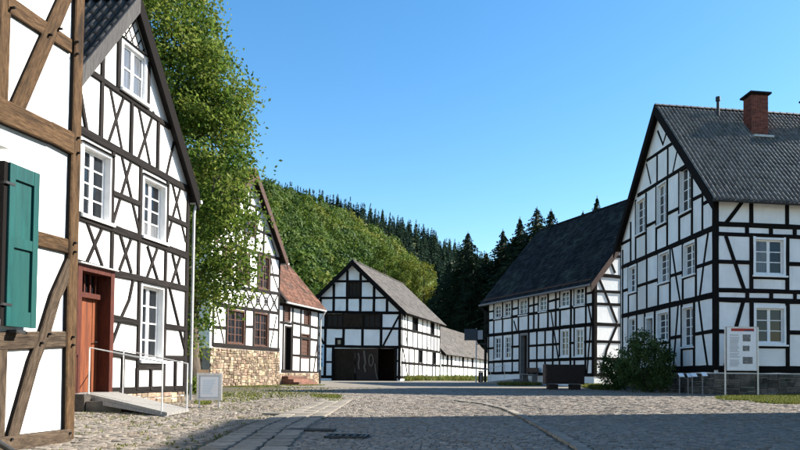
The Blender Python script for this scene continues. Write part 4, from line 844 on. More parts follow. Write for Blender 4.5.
for pts in ([(622, 244), (631, 239.3)], [(636.5, 237), (646, 232.5)], [(646.6, 226.3), (656.6, 221.3)], [(657, 228), (667.5, 222.5)], [(668, 213.8), (679.5, 208)], [(680, 217), (692, 210.3)], [(693, 199.5), (702, 195)], [(703, 204), (714, 198.3)],
            [(622.5, 291.3), (628.5, 289.3)], [(629, 294.5), (637, 291.8)], [(637.5, 286.3), (658.6, 279.5)], [(659, 284.6), (670, 281.4)], [(670.5, 276), (682.5, 272.4)], [(683, 278.3), (696, 274)], [(696.5, 267), (714, 261.5)],
            [(695, 334.2), (714, 331)], [(670, 338.3), (682, 336)], [(682.5, 348.5), (694.5, 347.3)], [(657, 343.5), (669.5, 342)], [(637, 343), (645, 341.5)], [(629, 347), (637, 346)]): timber(HR, FR, pts, 0.15, T)
post(HR, FR, 714.2, 200, 368, 0.2, T)
for x, y0, y1 in ((631, 222, 262), (636, 200, 262), (646.4, 193, 257), (656.6, 186, 253), (667.6, 179, 248), (679.6, 171, 243), (692.3, 164, 237), (702.6, 180, 233), (657.3, 154, 183), (668, 147, 176)): post(HR, FR, x, y0, y1, 0.14, T)
for x, y0, y1 in ((628.6, 265, 314), (637.2, 262, 312), (647, 257, 310), (658.4, 252, 307.5), (670.2, 247, 305), (683, 242, 302), (696.2, 236, 298.5), (622.8, 250, 371)): post(HR, FR, x, y0, y1, 0.15, T)
for x, y0, y1 in ((628.6, 316, 371), (637, 314, 370), (645, 312, 370), (655, 309, 370), (670, 306, 370), (682, 303, 369), (694.5, 300, 369)): post(HR, FR, x, y0, y1, 0.15, T)
for pts in ([(672, 247), (676, 275), (680.5, 302)], [(708.5, 232), (704, 264), (700, 297)], [(678.5, 304), (673.5, 368)], [(699, 299), (703, 334), (708, 367)], [(658, 131), (663.3, 144.5), (668.3, 127)], [(679.3, 141), (673, 172)], [(646.5, 164), (651, 184)]): timber(HR, FR, pts, 0.11, T, n1=0.018)
# front: repeat the bay pattern along the wall
def fr(pts, wd, **k): timber(HR, FRF, pts, wd, T, **k)
s_end = LR; hh = lambda y, x=760: FRF.at(x, y)[1]
yb = {n: FRF.at(720, y)[1] for n, y in dict(top=197.5, r1=224, r1b=234, r2=290, r2b=299.6, sill=369, mid1=261.6, mid0=331.3).items()}
for n, wd in (('top', 0.26), ('r1', 0.19), ('r1b', 0.16), ('r2', 0.17), ('r2b', 0.2), ('sill', 0.27)): timber(HR, FRF, [(0.12, yb[n]), (LR, yb[n])], wd, T, px=False)
post(HR, FRF, 716.3, 198, 370, 0.20, T)
w0, w1 = fw[0][0] - 0.09, fw[0][1] + 0.07; per = pitch
studs = [FRF.at(x, 295)[0] for x in (747, 771, 796)]; st = studs[1] - studs[0]; k = 0
while studs[0] + k * st < LR - 0.1:
    s = studs[0] + k * st; timber(HR, FRF, [(s, yb['r1b']), (s, yb['r1'])], 0.16, T, px=False); timber(HR, FRF, [(s, yb['r2b']), (s, yb['r2'])], 0.16, T, px=False); k += 1
for k in range(3):
    for e in (w0 + per * k, w1 + per * k):
        if e > LR - 0.2: continue
        for lo, hi in (('r1', 'top'), ('r2', 'r1b'), ('sill', 'r2b')): timber(HR, FRF, [(e, yb[lo]), (e, yb[hi])], 0.17, T, px=False)
    a, b = w0 + per * k, w1 + per * k
    if b < LR:
        timber(HR, FRF, [(a, fw[0][2] - 0.06), (b, fw[0][2] - 0.06)], 0.15, T, px=False, n1=0.02); timber(HR, FRF, [(a, fw[1][2] - 0.06), (b, fw[1][2] - 0.06)], 0.15, T, px=False, n1=0.02)
        nx_ = min(w0 + per * (k + 1), LR)
        for n in ('mid1', 'mid0'): timber(HR, FRF, [(b, yb[n]), (nx_, yb[n])], 0.16, T, px=False)
for n in ('mid1', 'mid0'): timber(HR, FRF, [(0.15, yb[n]), (w0, yb[n])], 0.16, T, px=False)
fr([(744, 199.5), (726, 223)], 0.15, n1=0.02); fr([(725.5, 236), (744, 289)], 0.15, n1=0.02); fr([(743, 302), (734, 335), (725, 367)], 0.15, n1=0.02)
# plinth of dark squared stones on both walls
MB().fbox(FR, -0.05, WR, 0, hP - 0.1, -0.2, 0.05).build('plinth', MORTAR, HR); MB().fbox(FRF, -0.049, LR, 0, hP - 0.101, -0.2, 0.051).build('plinth', MORTAR, HR)
Fp = Face(FR.pt(0, 0, 0.05).xy, FR.d, -1); Fp.n = FR.n; stonework(HR, Fp, -0.05, WR, 0, hP - 0.1, 0.22, (0.35, 0.75), STONE_DARK, n1=0.05)
Fp = Face(FRF.pt(0, 0, 0.051).xy, FRF.d, 1); Fp.n = FRF.n; stonework(HR, Fp, -0.1, 5.0, 0, hP - 0.1, 0.22, (0.35, 0.75), STONE_DARK, n1=0.05)
slR = (ap[1] - hE) / ap[0]; ov = 0.38
roof_side(HR, FR, (-ov, hE - ov * slR + 0.1), (ap[0], ap[1] + 0.1), LR, 0.28, 0.3, DARKBOARD, TILE_GREY, tw=0.19, tl=0.33, board=T_BLACK, barge=(0.24, 0.1))
roof_side(HR, FR, (WR + ov, hE - ov * slR + 0.1), (ap[0], ap[1] + 0.1), LR, 0.28, 0.3, DARKBOARD, TILE_GREY, tw=0.19, tl=0.33, board=T_BLACK, barge=(0.24, 0.1))
ridge_caps(HR, FR, (ap[0], ap[1] + 0.1), LR, 0.28, 0.3, TILE_GREY)
eR = (-ov - 0.05, hE - ov * slR + 0.12); MB().tube([FR.pt(eR[0], eR[1], 0.3), FR.pt(eR[0], eR[1] - 0.03, -LR)], 0.065, 8).build('gutter', BLACKM, HR)
# chimneys and vent pipe stand in the front slope; find where their foot pixels meet the slope
def on_slope(px, py, lift=0.2):
    """where the pixel's ray meets the front roof slope"""
    r = ray(px, py); A = FR.pt(-ov, hE - ov * slR + 0.1 + lift); B = FR.pt(ap[0], ap[1] + 0.1 + lift); t1 = (B - A); t2 = Vector((FR.n.x, FR.n.y, 0)); nn = t1.cross(t2)
    t = nn.dot(A - Vector((0, 0, HC))) / nn.dot(r); return Vector((0, 0, HC)) + r * t
def chimney(px0, px1, pyb, pyt, name_label):
    c = on_slope((px0 + px1) / 2, pyb); s, n = (c.xy - FR.O).dot(FR.d), (c.xy - FR.O).dot(FR.n); wd = abs(px1 - px0) / FPX * c.y * 1.0; top = HC + ray((px0 + px1) / 2, pyt).z / ray((px0 + px1) / 2, pyt).y * c.y
    Fc = Face(FRF.pt(-n, 0).xy, FRF.d, 1); Fc.n = FRF.n; s = s + wd * 0.42
    x0, x1 = -wd * 0.46, wd * 0.46; y0, y1 = -s - wd * 0.42, -s + wd * 0.42
    core = MB().fbox(Fc, x0, x1, c.z - 1.2, top, y0, y1).build('chimney', MORTAR, HR); core['label'] = name_label
    mb = MB(); h = c.z - 1.0; k = 0
    while h < top - 0.02:
        e = min(h + 0.068, top); off = 0.12 * (k % 2); k += 1
        for (ax, lo, hi) in (('f', x0, x1), ('l', y0, y1), ('r', y0, y1)):
            q = lo - off
            while q < hi:
                u, v = max(q, lo) + 0.004, min(q + 0.235, hi) - 0.004
                if v - u > 0.02:
                    p = random.uniform(0.008, 0.014)
                    if ax == 'f': mb.fbox(Fc, u, v, h + 0.005, e - 0.005, y1 - 0.01, y1 + p)
                    elif ax == 'l': mb.fbox(Fc, x0 - p, x0 + 0.01, h + 0.005, e - 0.005, u, v)
                    else: mb.fbox(Fc, x1 - 0.01, x1 + p, h + 0.005, e - 0.005, u, v)
                q += 0.24
        h = e
    mb.build('bricks', BRICK, core, kind='stuff')
    MB().fbox(Fc, x0 - 0.03, x1 + 0.03, top, top + 0.05, y0 - 0.03, y1 + 0.03).fbox(Fc, x0 - 0.12, x1 + 0.12, top + 0.05, top + 0.13, y0 - 0.12, y1 + 0.12).build('cap', DARKBOARD, core)
    MB().fbox(Fc, x0 - 0.05, x1 + 0.12, c.z - 0.22, c.z - 0.13, y1 + 0.0, y1 + 0.30).build('flashing', ZINC, core)
chimney(750.5, 769.5, 134, 95, 'brick chimney with a dark cap slab')
chimney(811, 830, 139, 98, 'second brick chimney at the picture edge')
c = on_slope(718, 117, 0.1); MB().tube([c - Vector((0, 0, 0.3)), (c.x, c.y, HC + ray(718, 100).z / ray(718, 100).y * c.y)], 0.07, 10).tube([(c.x, c.y, HC + ray(718, 101).z / ray(718, 101).y * c.y), (c.x, c.y, HC + ray(718, 97).z / ray(718, 97).y * c.y)], 0.11, 10).build('vent_pipe', BLACKM, HR)
# the neighbouring house out of the picture on the right: its shadow covers the foreground
HN = thing('neighbouring_house', (13.6, 12, 0), 'tall plain white house beyond the right edge whose gable shadow falls on the foreground', 'house')
FN = Face((8.67, 14.7), (0.985, 0.17), -1); apN = (4.2, 13.0); ol = [(0, 0), (8.4, 0), (8.4, 8.6), apN, (0, 8.6)]
wall(HN, FN, ol, [], PLASTER2); sides(HN, FN, ol, 19, PLASTER2)
for e in ((-0.2, 8.4), (8.6, 8.4)): roof_side(HN, FN, e, apN, 19, 0.15, 0.3, DARKBOARD, TILE_GREY, 'flat', tw=0.4, tl=0.35, board=T_BLACK)

# ================================================================== SIGNS AND STREET FURNITURE
class Plane(Face): pass
def facing(px, py, ang=0.0):
    """an upright plane on the ground at this pixel, turned ang from square-on to us; s to the right"""
    p = ground(px, py); f = Face((p.x, p.y), (math.cos(ang), math.sin(ang)), 1); return f, p
# grey information board on two legs by the ramp
F, p = facing(209, 408, 0.10); mpx = p.y / FPX
B = thing('notice_board', tuple(p), 'small grey framed notice board on two steel legs beside the ramp', 'notice board')
a, b = -12 * mpx, 12 * mpx; c, d = 0.16, F.at(209, 373)[1]
MB().fbox(F, a + 0.04, b - 0.04, c + 0.04, d - 0.04, -0.03, 0.0).build('panel', SIGNG, B)
mb = MB(); mb.fbox(F, a, a + 0.045, c, d, -0.04, 0.02).fbox(F, b - 0.045, b, c, d, -0.04, 0.02).fbox(F, a + 0.045, b - 0.045, d - 0.05, d, -0.04, 0.018).fbox(F, a + 0.045, b - 0.045, c, c + 0.045, -0.04, 0.018); mb.build('frame', STEEL, B)
for s in (a + 0.05, b - 0.05): MB().tube([F.pt(s, 0, -0.01), F.pt(s, c + 0.05, -0.01)], 0.02).build('leg', STEEL, B)
sh_ = MB(); sh_.fbox(F, a + 0.07, b - 0.07, c + 0.07, d - 0.08, 0.0, 0.004); PS = sh_.build('poster', SIGNW, B)
mb = MB()
for k in range(9): h = d - 0.16 - k * (d - c - 0.26) / 9; mb.fbox(F, a + 0.11, b - 0.11 - random.random() * 0.12, h, h + 0.012, 0.004, 0.006)
mb.build('printed_lines', SIGNLB, PS)
F2b, p2 = facing(202, 402, 0.3); q = at_depth(201.5, 376, p2.y)
mb = MB(); mb.fbox(F2b, -0.10, 0.14, q.z - 0.05, q.z + 0.16, -0.03, 0.0); O = thing('wooden_sign', tuple(p2), 'small tan wooden tag on a post rising behind the grey notice board', 'sign')
mb.build('board', mat('pale_wood', (0.42, 0.27, 0.16), (0.55, 0.37, 0.22), 0.8, 6), O); MB().tube([F2b.pt(0.02, 0, -0.03), F2b.pt(0.02, q.z, -0.03)], 0.025).build('post', GREYWOOD, O)
# white pillar sign by the annex door
F, p = facing(282.5, 382, 0.25); m_ = p.y / FPX
B = thing('pillar_sign', tuple(p), 'narrow white pillar sign with a red band on a dark tub by the annex door', 'sign')
h0, h1 = F.at(282, 369)[1], F.at(282, 341)[1]
MB().fbox(F, -3.6 * m_, 3.4 * m_, h0, h1, -0.10, 0.0).build('panel', SIGNW, B); MB().fbox(F, -3.3 * m_, 3.1 * m_, h1 - 0.18, h1 - 0.04, 0.0, 0.006).build('red_band', SIGNR, B); MB().fbox(F, -0.3 * m_, 2.4 * m_, h0 + 0.25, h0 + 0.5, 0.0, 0.006).build('emblem', SIGNTEAL, B)
MB().tube([F.pt(0, 0, -0.05), F.pt(0, h0 * 0.4, -0.05), F.pt(0, h0, -0.05)], [0.24, 0.3, 0.22], 14).build('tub', BLACKM, B)
MB().tube([F.pt(0.25, h0, -0.3), F.pt(0.25, h1 + 0.2, -0.3)], 0.03).build('lamp_post', BLACKM, B); MB().tube([F.pt(0.25, h1 + 0.1, -0.3), F.pt(0.25, h1 + 0.25, -0.3), F.pt(0.25, h1 + 0.5, -0.3)], [0.1, 0.24, 0.12], 10).build('lantern', BLACKM, B)
F, p = facing(288.5, 381.5); MB().tube([p, p + Vector((0, 0, 0.28)), p + Vector((0, 0, 0.34))], [0.16, 0.2, 0.17], 12).solo('flower_pot', BLACKM, 'small dark round pot on the ground beside the white pillar sign', 'pot')
# blue pictogram panel at the barn's left corner
p = F4.pt(*F4.at(321, 356), 0.06); B = thing('pictogram_sign', (p.x, p.y, F4.at(321, 367)[1]), 'light blue pictogram panel fixed to the left end of the barn wall', 'sign')
x0, x1 = F4.at(324.3, 355)[0], F4.at(317.6, 355)[0]; yt, yb_ = F4.at(321, 344.5)[1], F4.at(321, 367)[1]
MB().fbox(F4, x0, x1, yb_, yt, 0.05, 0.10).build('panel', SIGNLB, B)
w_ = (x1 - x0)
for k, mm in enumerate((SIGNDB, SIGNDB, SIGNDB, SIGNTEAL)):
    t = yt - 0.12 - k * 0.5; b_ = MB()
    if k == 0: b_.fbox(F4, x0 + 0.08, x1 - 0.08, t - 0.16, t, 0.10, 0.106)
    elif k == 3: b_.fbox(F4, x0 + 0.14, x1 - 0.14, t - 0.36, t, 0.10, 0.106)
    else: b_.add([F4.pt(x0 + 0.12, t - 0.3, 0.106), F4.pt(x1 - 0.12, t - 0.3, 0.106), F4.pt((x0 + x1) / 2, t, 0.106), F4.pt(x1 - 0.12, t - 0.05, 0.106)], [(0, 1, 3, 2)])
    b_.build('pictogram', mm, B)
# direction sign on a pole and a bin in front of the shed
F, p = facing(476, 383.5, -0.1); m_ = p.y / FPX
B = thing('street_sign', tuple(p), 'dark blue-grey direction board high on a thin pole in front of the shed', 'sign')
hh_ = F.at(476, 329)[1]; MB().tube([F.pt(0, 0), F.pt(0, hh_ + 0.05)], 0.045).build('pole', ZINC, B)
MB().fbox(F, -12 * m_, 0.6 * m_, hh_ - 0.85, hh_, 0.03, 0.07).build('board', mat('sign_board_blue', (0.022, 0.034, 0.046), (0.03, 0.045, 0.06), 0.5, 4), B); MB().fbox(F, 1.5 * m_, 6.5 * m_, hh_ - 0.78, hh_ - 0.1, 0.03, 0.07).build('small_board', SIGNT, B)
MB().fbox(F, 0.3 * m_, 10 * m_, hh_ - 1.15, hh_ - 1.07, 0.0, 0.04).build('bracket', BLACKM, B)
F, p = facing(480.7, 382.6); m_ = p.y / FPX; t = MB(); hb = F.at(480.7, 371)[1]
T_ = thing('litter_bin', tuple(p), 'black rectangular litter bin at the foot of the direction sign pole', 'bin')
MB().fbox(F, -2.5 * m_, 2.5 * m_, 0.06, hb - 0.1, -0.4, 0).build('body', BLACKM, T_); MB().fbox(F, -2.7 * m_, 2.7 * m_, hb - 0.09, hb, -0.42, 0.02).build('lid', BLACKM, T_); MB().fbox(F, -2.1 * m_, 2.1 * m_, 0, 0.06, -0.35, -0.05).build('foot', BLACKM, T_)
# upright banner in front of the black-roofed house
F, p = facing(542.5, 383, -0.15); m_ = p.y / FPX; ht = F.at(542.5, 331)[1]; hm = F.at(542.5, 347.5)[1]; hl_ = F.at(542.5, 366)[1]
B = thing('banner', tuple(p), 'narrow upright banner, white above a red line and blue below, by the entrance', 'banner')
MB().fbox(F, -3.6 * m_, 3.6 * m_, hm, ht, 0, 0.03).build('upper_panel', SIGNW, B); MB().fbox(F, -3.6 * m_, 3.6 * m_, hm - 0.12, hm - 0.002, 0, 0.034).build('red_line', SIGNR, B); MB().fbox(F, -3.6 * m_, 3.6 * m_, hl_, hm - 0.122, 0, 0.03).build('lower_panel', SIGNB, B)
mb = MB()
for (x, y, w_, h_) in ((-1.2, 334, 1.2, 3), (1.2, 335.5, 1.5, 4), (-1.5, 341, 1.4, 4), (1.4, 343, 1.0, 2.5), (-0.4, 353, 1.6, 3), (0.8, 360, 1.8, 4)): h = F.at(542.5, y)[1]; mb.fbox(F, (x - w_ / 2) * m_, (x + w_ / 2) * m_, h - h_ * m_ / 2, h + h_ * m_ / 2, 0.03, 0.036)
mb.build('printed_figures', SIGNDB, B)
for s in (-3.3, 3.3): MB().tube([F.pt(s * m_, 0, -0.02), F.pt(s * m_, ht, -0.02)], 0.025).build('pole', STEEL, B)
# dark wooden tub wagon on two block feet
F, p = facing(565, 390, 0.04); m_ = p.y / FPX; ht = F.at(565, 364.5)[1]; hb = F.at(565, 384)[1]; x0, x1 = -19.5 * m_, 19.5 * m_; dp = 1.0
B = thing('wooden_trough', tuple(p), 'big dark wooden trough on two block feet in front of the long house', 'trough')
for k in range(5):
    z0, z1 = hb + (ht - hb) * k / 5 + 0.001, hb + (ht - hb) * (k + 1) / 5 - 0.001; t = 0.0
    MB().fbox(F, x0 + t + 0.08, x1 - t - 0.08, z0, z1, -0.05, 0.0 - 0.004 * (k % 2)).build('plank', RUSTW, B); MB().fbox(F, x0 + t + 0.08, x1 - t - 0.08, z0, z1, -dp, -dp + 0.05).build('plank', RUSTW, B)
for s in (x0, x1 - 0.09): MB().fbox(F, s, s + 0.09, hb - 0.02, ht + 0.01, -dp - 0.012, 0.012).build('end_board', REDBOARD if s == x0 else RUSTW, B)
MB().fbox(F, x0 + 0.09, x1 - 0.09, hb, hb + 0.05, -dp + 0.05, -0.05).build('bottom', RUSTW, B); MB().fbox(F, x0 + 0.09, x1 - 0.09, ht - 0.12, ht - 0.10, -dp + 0.05, -0.05).build('soil', JOINT, B)
for s in (x0 + 0.16, x1 - 0.62): MB().fbox(F, s, s + 0.46, 0, hb - 0.02, -dp + 0.1, -0.08).build('foot', RUSTW, B)
# low bench under the wall right of the entrance
p = F5.pt(F5.at(534.5, 376)[0], 0, 0.5); B = thing('bench', tuple(p), 'low brown wooden bench against the wall right of the entrance', 'bench')
s0, s1 = F5.at(541.5, 372)[0], F5.at(529.5, 372)[0]; h_ = F5.at(535, 374)[1]
MB().fbox(F5, s0, s1, h_ - 0.06, h_, 0.25, 0.7).build('seat', GREYWOOD, B); MB().fbox(F5, s0, s1, h_ + 0.1, h_ + 0.42, 0.22, 0.27).build('backrest', REDBOARD, B)
for s in (s0 + 0.08, s1 - 0.16): MB().fbox(F5, s, s + 0.08, 0, h_ - 0.06, 0.27, 0.66).build('leg', GREYWOOD, B); 
for s in (s0 + 0.08, s1 - 0.16): MB().fbox(F5, s, s + 0.06, h_, h_ + 0.1, 0.22, 0.27).build('back_post', BROWNP, B)
# big information board in front of the right house
F, p = facing(742, 396, 0.06); m_ = p.y / FPX; ht, hb = F.at(742, 327.5)[1], F.at(742, 370)[1]
B = thing('information_board', tuple(p), 'tall white information board with red header and three photos before the right house', 'information board')
x0, x1 = -15.2 * m_, 15.2 * m_
MB().fbox(F, x0, x1, hb, ht, -0.04, 0.0).build('panel', SIGNW, B); MB().fbox(F, x0 + 0.16, x1 - 0.1, ht - 0.14, ht - 0.035, 0.0, 0.005).build('header', SIGNR, B)
MB().fbox(F, x0 + 0.66, x1 - 0.12, ht - 0.135, ht - 0.1, 0.005, 0.008).build('header_logo', SIGNDB, B)
fr_ = MB(); fr_.fbox(F, x0 - 0.03, x0, hb - 0.03, ht + 0.03, -0.06, 0.02).fbox(F, x1, x1 + 0.03, hb - 0.03, ht + 0.03, -0.06, 0.02).fbox(F, x0, x1, ht, ht + 0.03, -0.06, 0.017).fbox(F, x0, x1, hb - 0.03, hb, -0.06, 0.017); fr_.build('frame', STEEL, B)
for k, (w_, h_) in enumerate(((0.30, 0.26), (0.26, 0.20), (0.38, 0.26))):
    t = ht - 0.26 - k * 0.42; MB().fbox(F, x0 + 0.60, x0 + 0.60 + w_, t - h_, t, 0.0, 0.005).build('photo', PHOTO, B)
mb = MB(); h = ht - 0.26
while h > hb + 0.12:
    if random.random() > 0.12: mb.fbox(F, x0 + 0.10, x0 + 0.10 + random.uniform(0.3, 0.40), h - 0.014, h, 0.0, 0.004)
    h -= 0.034
mb.build('text_lines', SIGNT, B)
for s in (x0 - 0.06, x1 + 0.06): MB().tube([F.pt(s, 0, -0.03), F.pt(s, ht + 0.02, -0.03)], 0.03).build('leg', STEEL, B)
# four small lectern plates on posts
words = ('leftmost', 'second', 'third', 'rightmost')
for k, (x, yt, yb_) in enumerate(((680, 374.5, 395.2), (688.5, 374.8, 395.3), (692.8, 374.3, 395.4), (703, 373.6, 395.8))):
    F, p = facing(x - 0.5, yb_, 0.25); h = F.at(x, yt)[1]; m_ = p.y / FPX
    lab = ('leftmost of the four small white lectern plates beside the shrub', 'second from the left of the four small lectern plates by the plinth', 'third from the left of the four small lectern plates by the plinth', 'rightmost of the four small white lectern plates, nearest the information board')[k]
    B = thing('lectern_sign', tuple(p), lab, 'sign', 'small lectern signs along the plinth')
    MB().fbox(F, -0.016, 0.016, 0, h - 0.02, -0.016, 0.016).build('post', GREYWOOD, B)
    MB().hexa([F.pt(-0.06, h - 0.09, 0.10), F.pt(0.16, h - 0.09, 0.10), F.pt(0.20, h + 0.03, -0.08), F.pt(-0.02, h + 0.03, -0.08), F.pt(-0.06, h - 0.07, 0.10), F.pt(0.16, h - 0.07, 0.10), F.pt(0.20, h + 0.05, -0.08), F.pt(-0.02, h + 0.05, -0.08)]).build('plate', SIGNW, B)
# low pale kerb rising to the right along the lawn
a, b = ground(768, 395.5), ground(812, 392); a.z = 0.06; 
KB = MB(); n = Vector((-(b - a).y, (b - a).x, 0)).normalized() * 0.14; z = Vector((0, 0, 1))
KB.hexa([a - n, b - n, b + n, a + n][0:4] and [Vector((v.x, v.y, 0)) for v in (a - n, b - n, b + n, a + n)] + [Vector((a.x - n.x, a.y - n.y, 0.07)), Vector((b.x - n.x, b.y - n.y, 0.2)), Vector((b.x + n.x, b.y + n.y, 0.2)), Vector((a.x + n.x, a.y + n.y, 0.07))])
KB.solo('kerb_stone', SLAB, 'low pale kerb stone on the lawn at the right edge', 'kerb')

# ================================================================== VEGETATION
def leaf_quads(C, size, up=0.5, squash=1.0):
    """C: (n,3) centres -> one small bent-free quad per leaf, randomly turned"""
    n = len(C); N = rng.normal(size=(n, 3)); N[:, 2] += up; N /= np.linalg.norm(N, axis=1)[:, None]
    A = rng.normal(size=(n, 3)); A -= N * (A * N).sum(1)[:, None]; A /= np.linalg.norm(A, axis=1)[:, None]; Bv = np.cross(N, A)
    s = (size * rng.uniform(0.6, 1.25, n))[:, None]; A = A * s; Bv = Bv * s * 0.62
    V = np.stack([C - A, C - Bv * 0.9 + A * 0.1, C + A, C + Bv * 0.9 + A * 0.1], 1).reshape(-1, 3)
    return V, np.arange(4 * n).reshape(-1, 4)
def clumps(center, rad, ncl, nleaf, spread, bottom=-1.0):
    d = rng.normal(size=(ncl, 3)); d /= np.linalg.norm(d, axis=1)[:, None]; r = rng.uniform(0.25, 1.0, ncl) ** 0.45
    cc = np.array(center) + d * r[:, None] * np.array(rad)
    idx = rng.integers(0, ncl, nleaf); tone = rng.random(ncl)
    P = cc[idx] + rng.normal(size=(nleaf, 3)) * spread * np.array([1, 1, 0.75])
    return P, tone[idx]
def limb(mb, a, b, r0, r1, bend=0.15, n=6):
    a, b = Vector(a), Vector(b); L = (b - a).length; j = Vector((random.uniform(-1, 1), random.uniform(-1, 1), random.uniform(-.3, .5))) * bend * L
    P = [a.lerp(b, t) + j * math.sin(math.pi * t) for t in [i / n for i in range(n + 1)]]; mb.tube(P, [r0 + (r1 - r0) * i / n for i in range(n + 1)], 8); return P
# --- the big tree between the houses
TY = 25.0
base = Vector((at_depth(196, 372, TY).x, TY, 0))
TR = thing('deciduous_tree', tuple(base), 'big leafy green tree between the two left houses, branches hanging over the gable', 'tree')
mp = TY / FPX
blobs = [(150, -40, 62, 0, 3.4), (160, 20, 58, 0, 3), (182, 66, 48, -.6, 2.6), (160, 90, 60, 0.8, 3), (212, 105, 42, -.4, 2.2), (190, 140, 55, 0.3, 2.6), (222, 118, 24, -.2, 1.3), (215, 178, 44, -.8, 2.2), (185, 210, 48, .4, 2.4), (238, 160, 22, -.5, 1.2), (208, 235, 40, -.8, 2.0), (190, 275, 36, -.4, 1.8), (228, 238, 28, -1.2, 1.2), (240, 205, 22, -1.2, 1.0), (207, 290, 26, -.6, 1.3), (196, 330, 22, 0, 1.2), (199, 22, 16, 0, 1.0), (208, 60, 18, -.2, .9), (238, 98, 12, 0, .6), (250, 172, 12, -.6, .6), (203, 40, 18, 0, 1), (236, 186, 20, -1.2, .9), (246, 225, 20, -1.4, .9), (233, 262, 24, -1.4, .9), (252, 250, 14, -1.5, .6), (222, 300, 18, -1.2, .8), (244, 285, 14, -1.4, .6), (222, 205, 30, -1.3, 1.2), (218, 268, 26, -1.2, 1.0)]
Ps, Ts = [], []
for (x, y, r, dy, dr) in blobs:
    c = at_depth(x, y, TY + dy); R3 = r * mp; dens = 1.0
    n = int(1050 * (r / 20) ** 2.1 * (0.40 if (x > 205 and y > 150) else 0.9) * (0.8 if y > 150 else 1)); P, t = clumps(c, (R3, min(R3, dr), R3 * 0.95), max(8, int(n / 70)), n, 0.27); Ps.append(P); Ts.append(t)
P = np.concatenate(Ps); Tn = np.clip(np.concatenate(Ts) * 0.75 + rng.random(len(P)) * 0.35 - 0.05, 0, 1)
keep = P[:, 2] > 1.2; P = P[keep]; Tn = Tn[keep]
print('tree leaves', len(P))
V, Q = leaf_quads(P, 0.078, 0.4)
link('crown', np_mesh('crown', V - np.array(base), Q, Tn), LEAF, TR)
mb = MB(); top = at_depth(178, 120, TY); limb(mb, base - Vector((0, 0, 0.1)), (base.x - 0.15, base.y, 3.2), 0.32, 0.24, 0.03); limb(mb, (base.x - 0.15, base.y, 3.1), top, 0.24, 0.10, 0.06)
for (x, y, dy, z0) in ((150, 20, 0, 7), (212, 105, -.4, 6), (215, 178, -.8, 4.5), (185, 210, .4, 4), (230, 235, -1, 3.6), (160, 90, .8, 6), (190, 275, -.4, 3), (182, 40, -.4, 8), (240, 165, -.5, 5)):
    e = at_depth(x, y, TY + dy); s = Vector((base.x - 0.15, base.y, 3.1)).lerp(top, max(0, min(1, (z0 - 3) / 6))); limb(mb, s, e, 0.11, 0.02, 0.12)
mb.build('trunk', BARK, TR, smooth=True)
# --- shrubs in front of the right house
def shrub(px, py, wpx, hpx, label, nl, leaf, mtl, dy=0.0, cat='shrub'):
    b = ground(px, py); b.y += 0; m_ = b.y / FPX; t = thing('shrub', tuple(b), label, cat); rx, rz = wpx * m_ / 2, hpx * m_ / 2
    P, tn = clumps((b.x, b.y, rz * 1.02), (rx, rx * 0.8, rz), int(nl / 45), nl, 0.13); k = P[:, 2] > 0.03; P, tn = P[k], tn[k]
    V, Q = leaf_quads(P, leaf, 0.3); link('foliage', np_mesh('foliage', V - np.array(b), Q, np.clip(tn * 0.7 + rng.random(len(P)) * 0.35, 0, 1)), mtl, t)
    mb = MB()
    for k in range(9): a = k * 0.7; limb(mb, b, (b.x + math.cos(a) * rx * 0.6, b.y + math.sin(a) * rx * 0.5, rz * random.uniform(1.0, 1.7)), 0.025, 0.006, 0.1, 4)
    mb.build('stems', BARK, t)
shrub(645, 392.5, 56, 60, 'large round leafy shrub in front of the gable of the right house', 9000, 0.06, LEAF_D)
shrub(616, 390.5, 34, 36, 'lower dark shrub left of the large round shrub', 4200, 0.06, LEAF_D)
shrub(662, 393, 22, 26, 'small low bush at the right foot of the large shrub', 1500, 0.05, LEAF_D)
shrub(191, 394, 12, 16, 'small green bush at the foot of the downpipe behind the notice board', 1100, 0.06, LEAF)
# --- grass
def tufts(name, spots, n, hgt, m, kind='stuff'):
    """spots: (centre pixel x, y, half width px, half depth px, weight)"""
    C = []
    tot = sum(s[4] for s in spots)
    for (x, y, hx, hy, wt) in spots:
        for _ in range(int(n * wt / tot)):
            r, t = math.sqrt(random.random()), random.random() * 6.283
            g_ = ground(x + hx * r * math.cos(t), y + hy * r * math.sin(t)); C.append((g_.x, g_.y, 0.01))
    C = np.array(C); k = len(C); ang = rng.uniform(0, 6.283, k); h = hgt * rng.uniform(0.4, 1.2, k); wd = 0.010 + 0.0005 * C[:, 1]
    D = np.stack([np.cos(ang) * wd, np.sin(ang) * wd, np.zeros(k)], 1); le = np.stack([rng.normal(0, .45, k) * h, rng.normal(0, .45, k) * h, h], 1)
    V = np.stack([C - D, C + D, C + le + D * 0.2, C + le - D * 0.2], 1).reshape(-1, 3)
    o = link(name, np_mesh(name, V, np.arange(4 * k).reshape(-1, 4), rng.random(k)), m); return o
o = tufts('grass', [(222, 386.2, 25, 1.2, 3), (250, 386.6, 30, 0.9, 2.4), (300, 385.4, 26, 0.7, 1.4), (327, 396.5, 16, 1.6, 1.6), (262, 395, 60, 3.4, 1.8), (285, 391, 50, 4.5, 1.6), (203, 403, 9, 2.5, 1.2), (232, 398, 30, 5, 1.2), (334, 400, 10, 2.5, 0.6)], 6500, 0.045, GRASS)
tag(o, 'thin sunlit grass growing between the cobbles by the stone-based house', 'grass', kind='stuff')
o = tufts('grass', [(790, 400, 42, 4.6, 8), (745, 398.5, 30, 2.4, 2.2), (835, 399, 40, 6, 5)], 36000, 0.06, GRASS); tag(o, 'sunlit lawn strip in front of the right house', 'grass', kind='stuff')
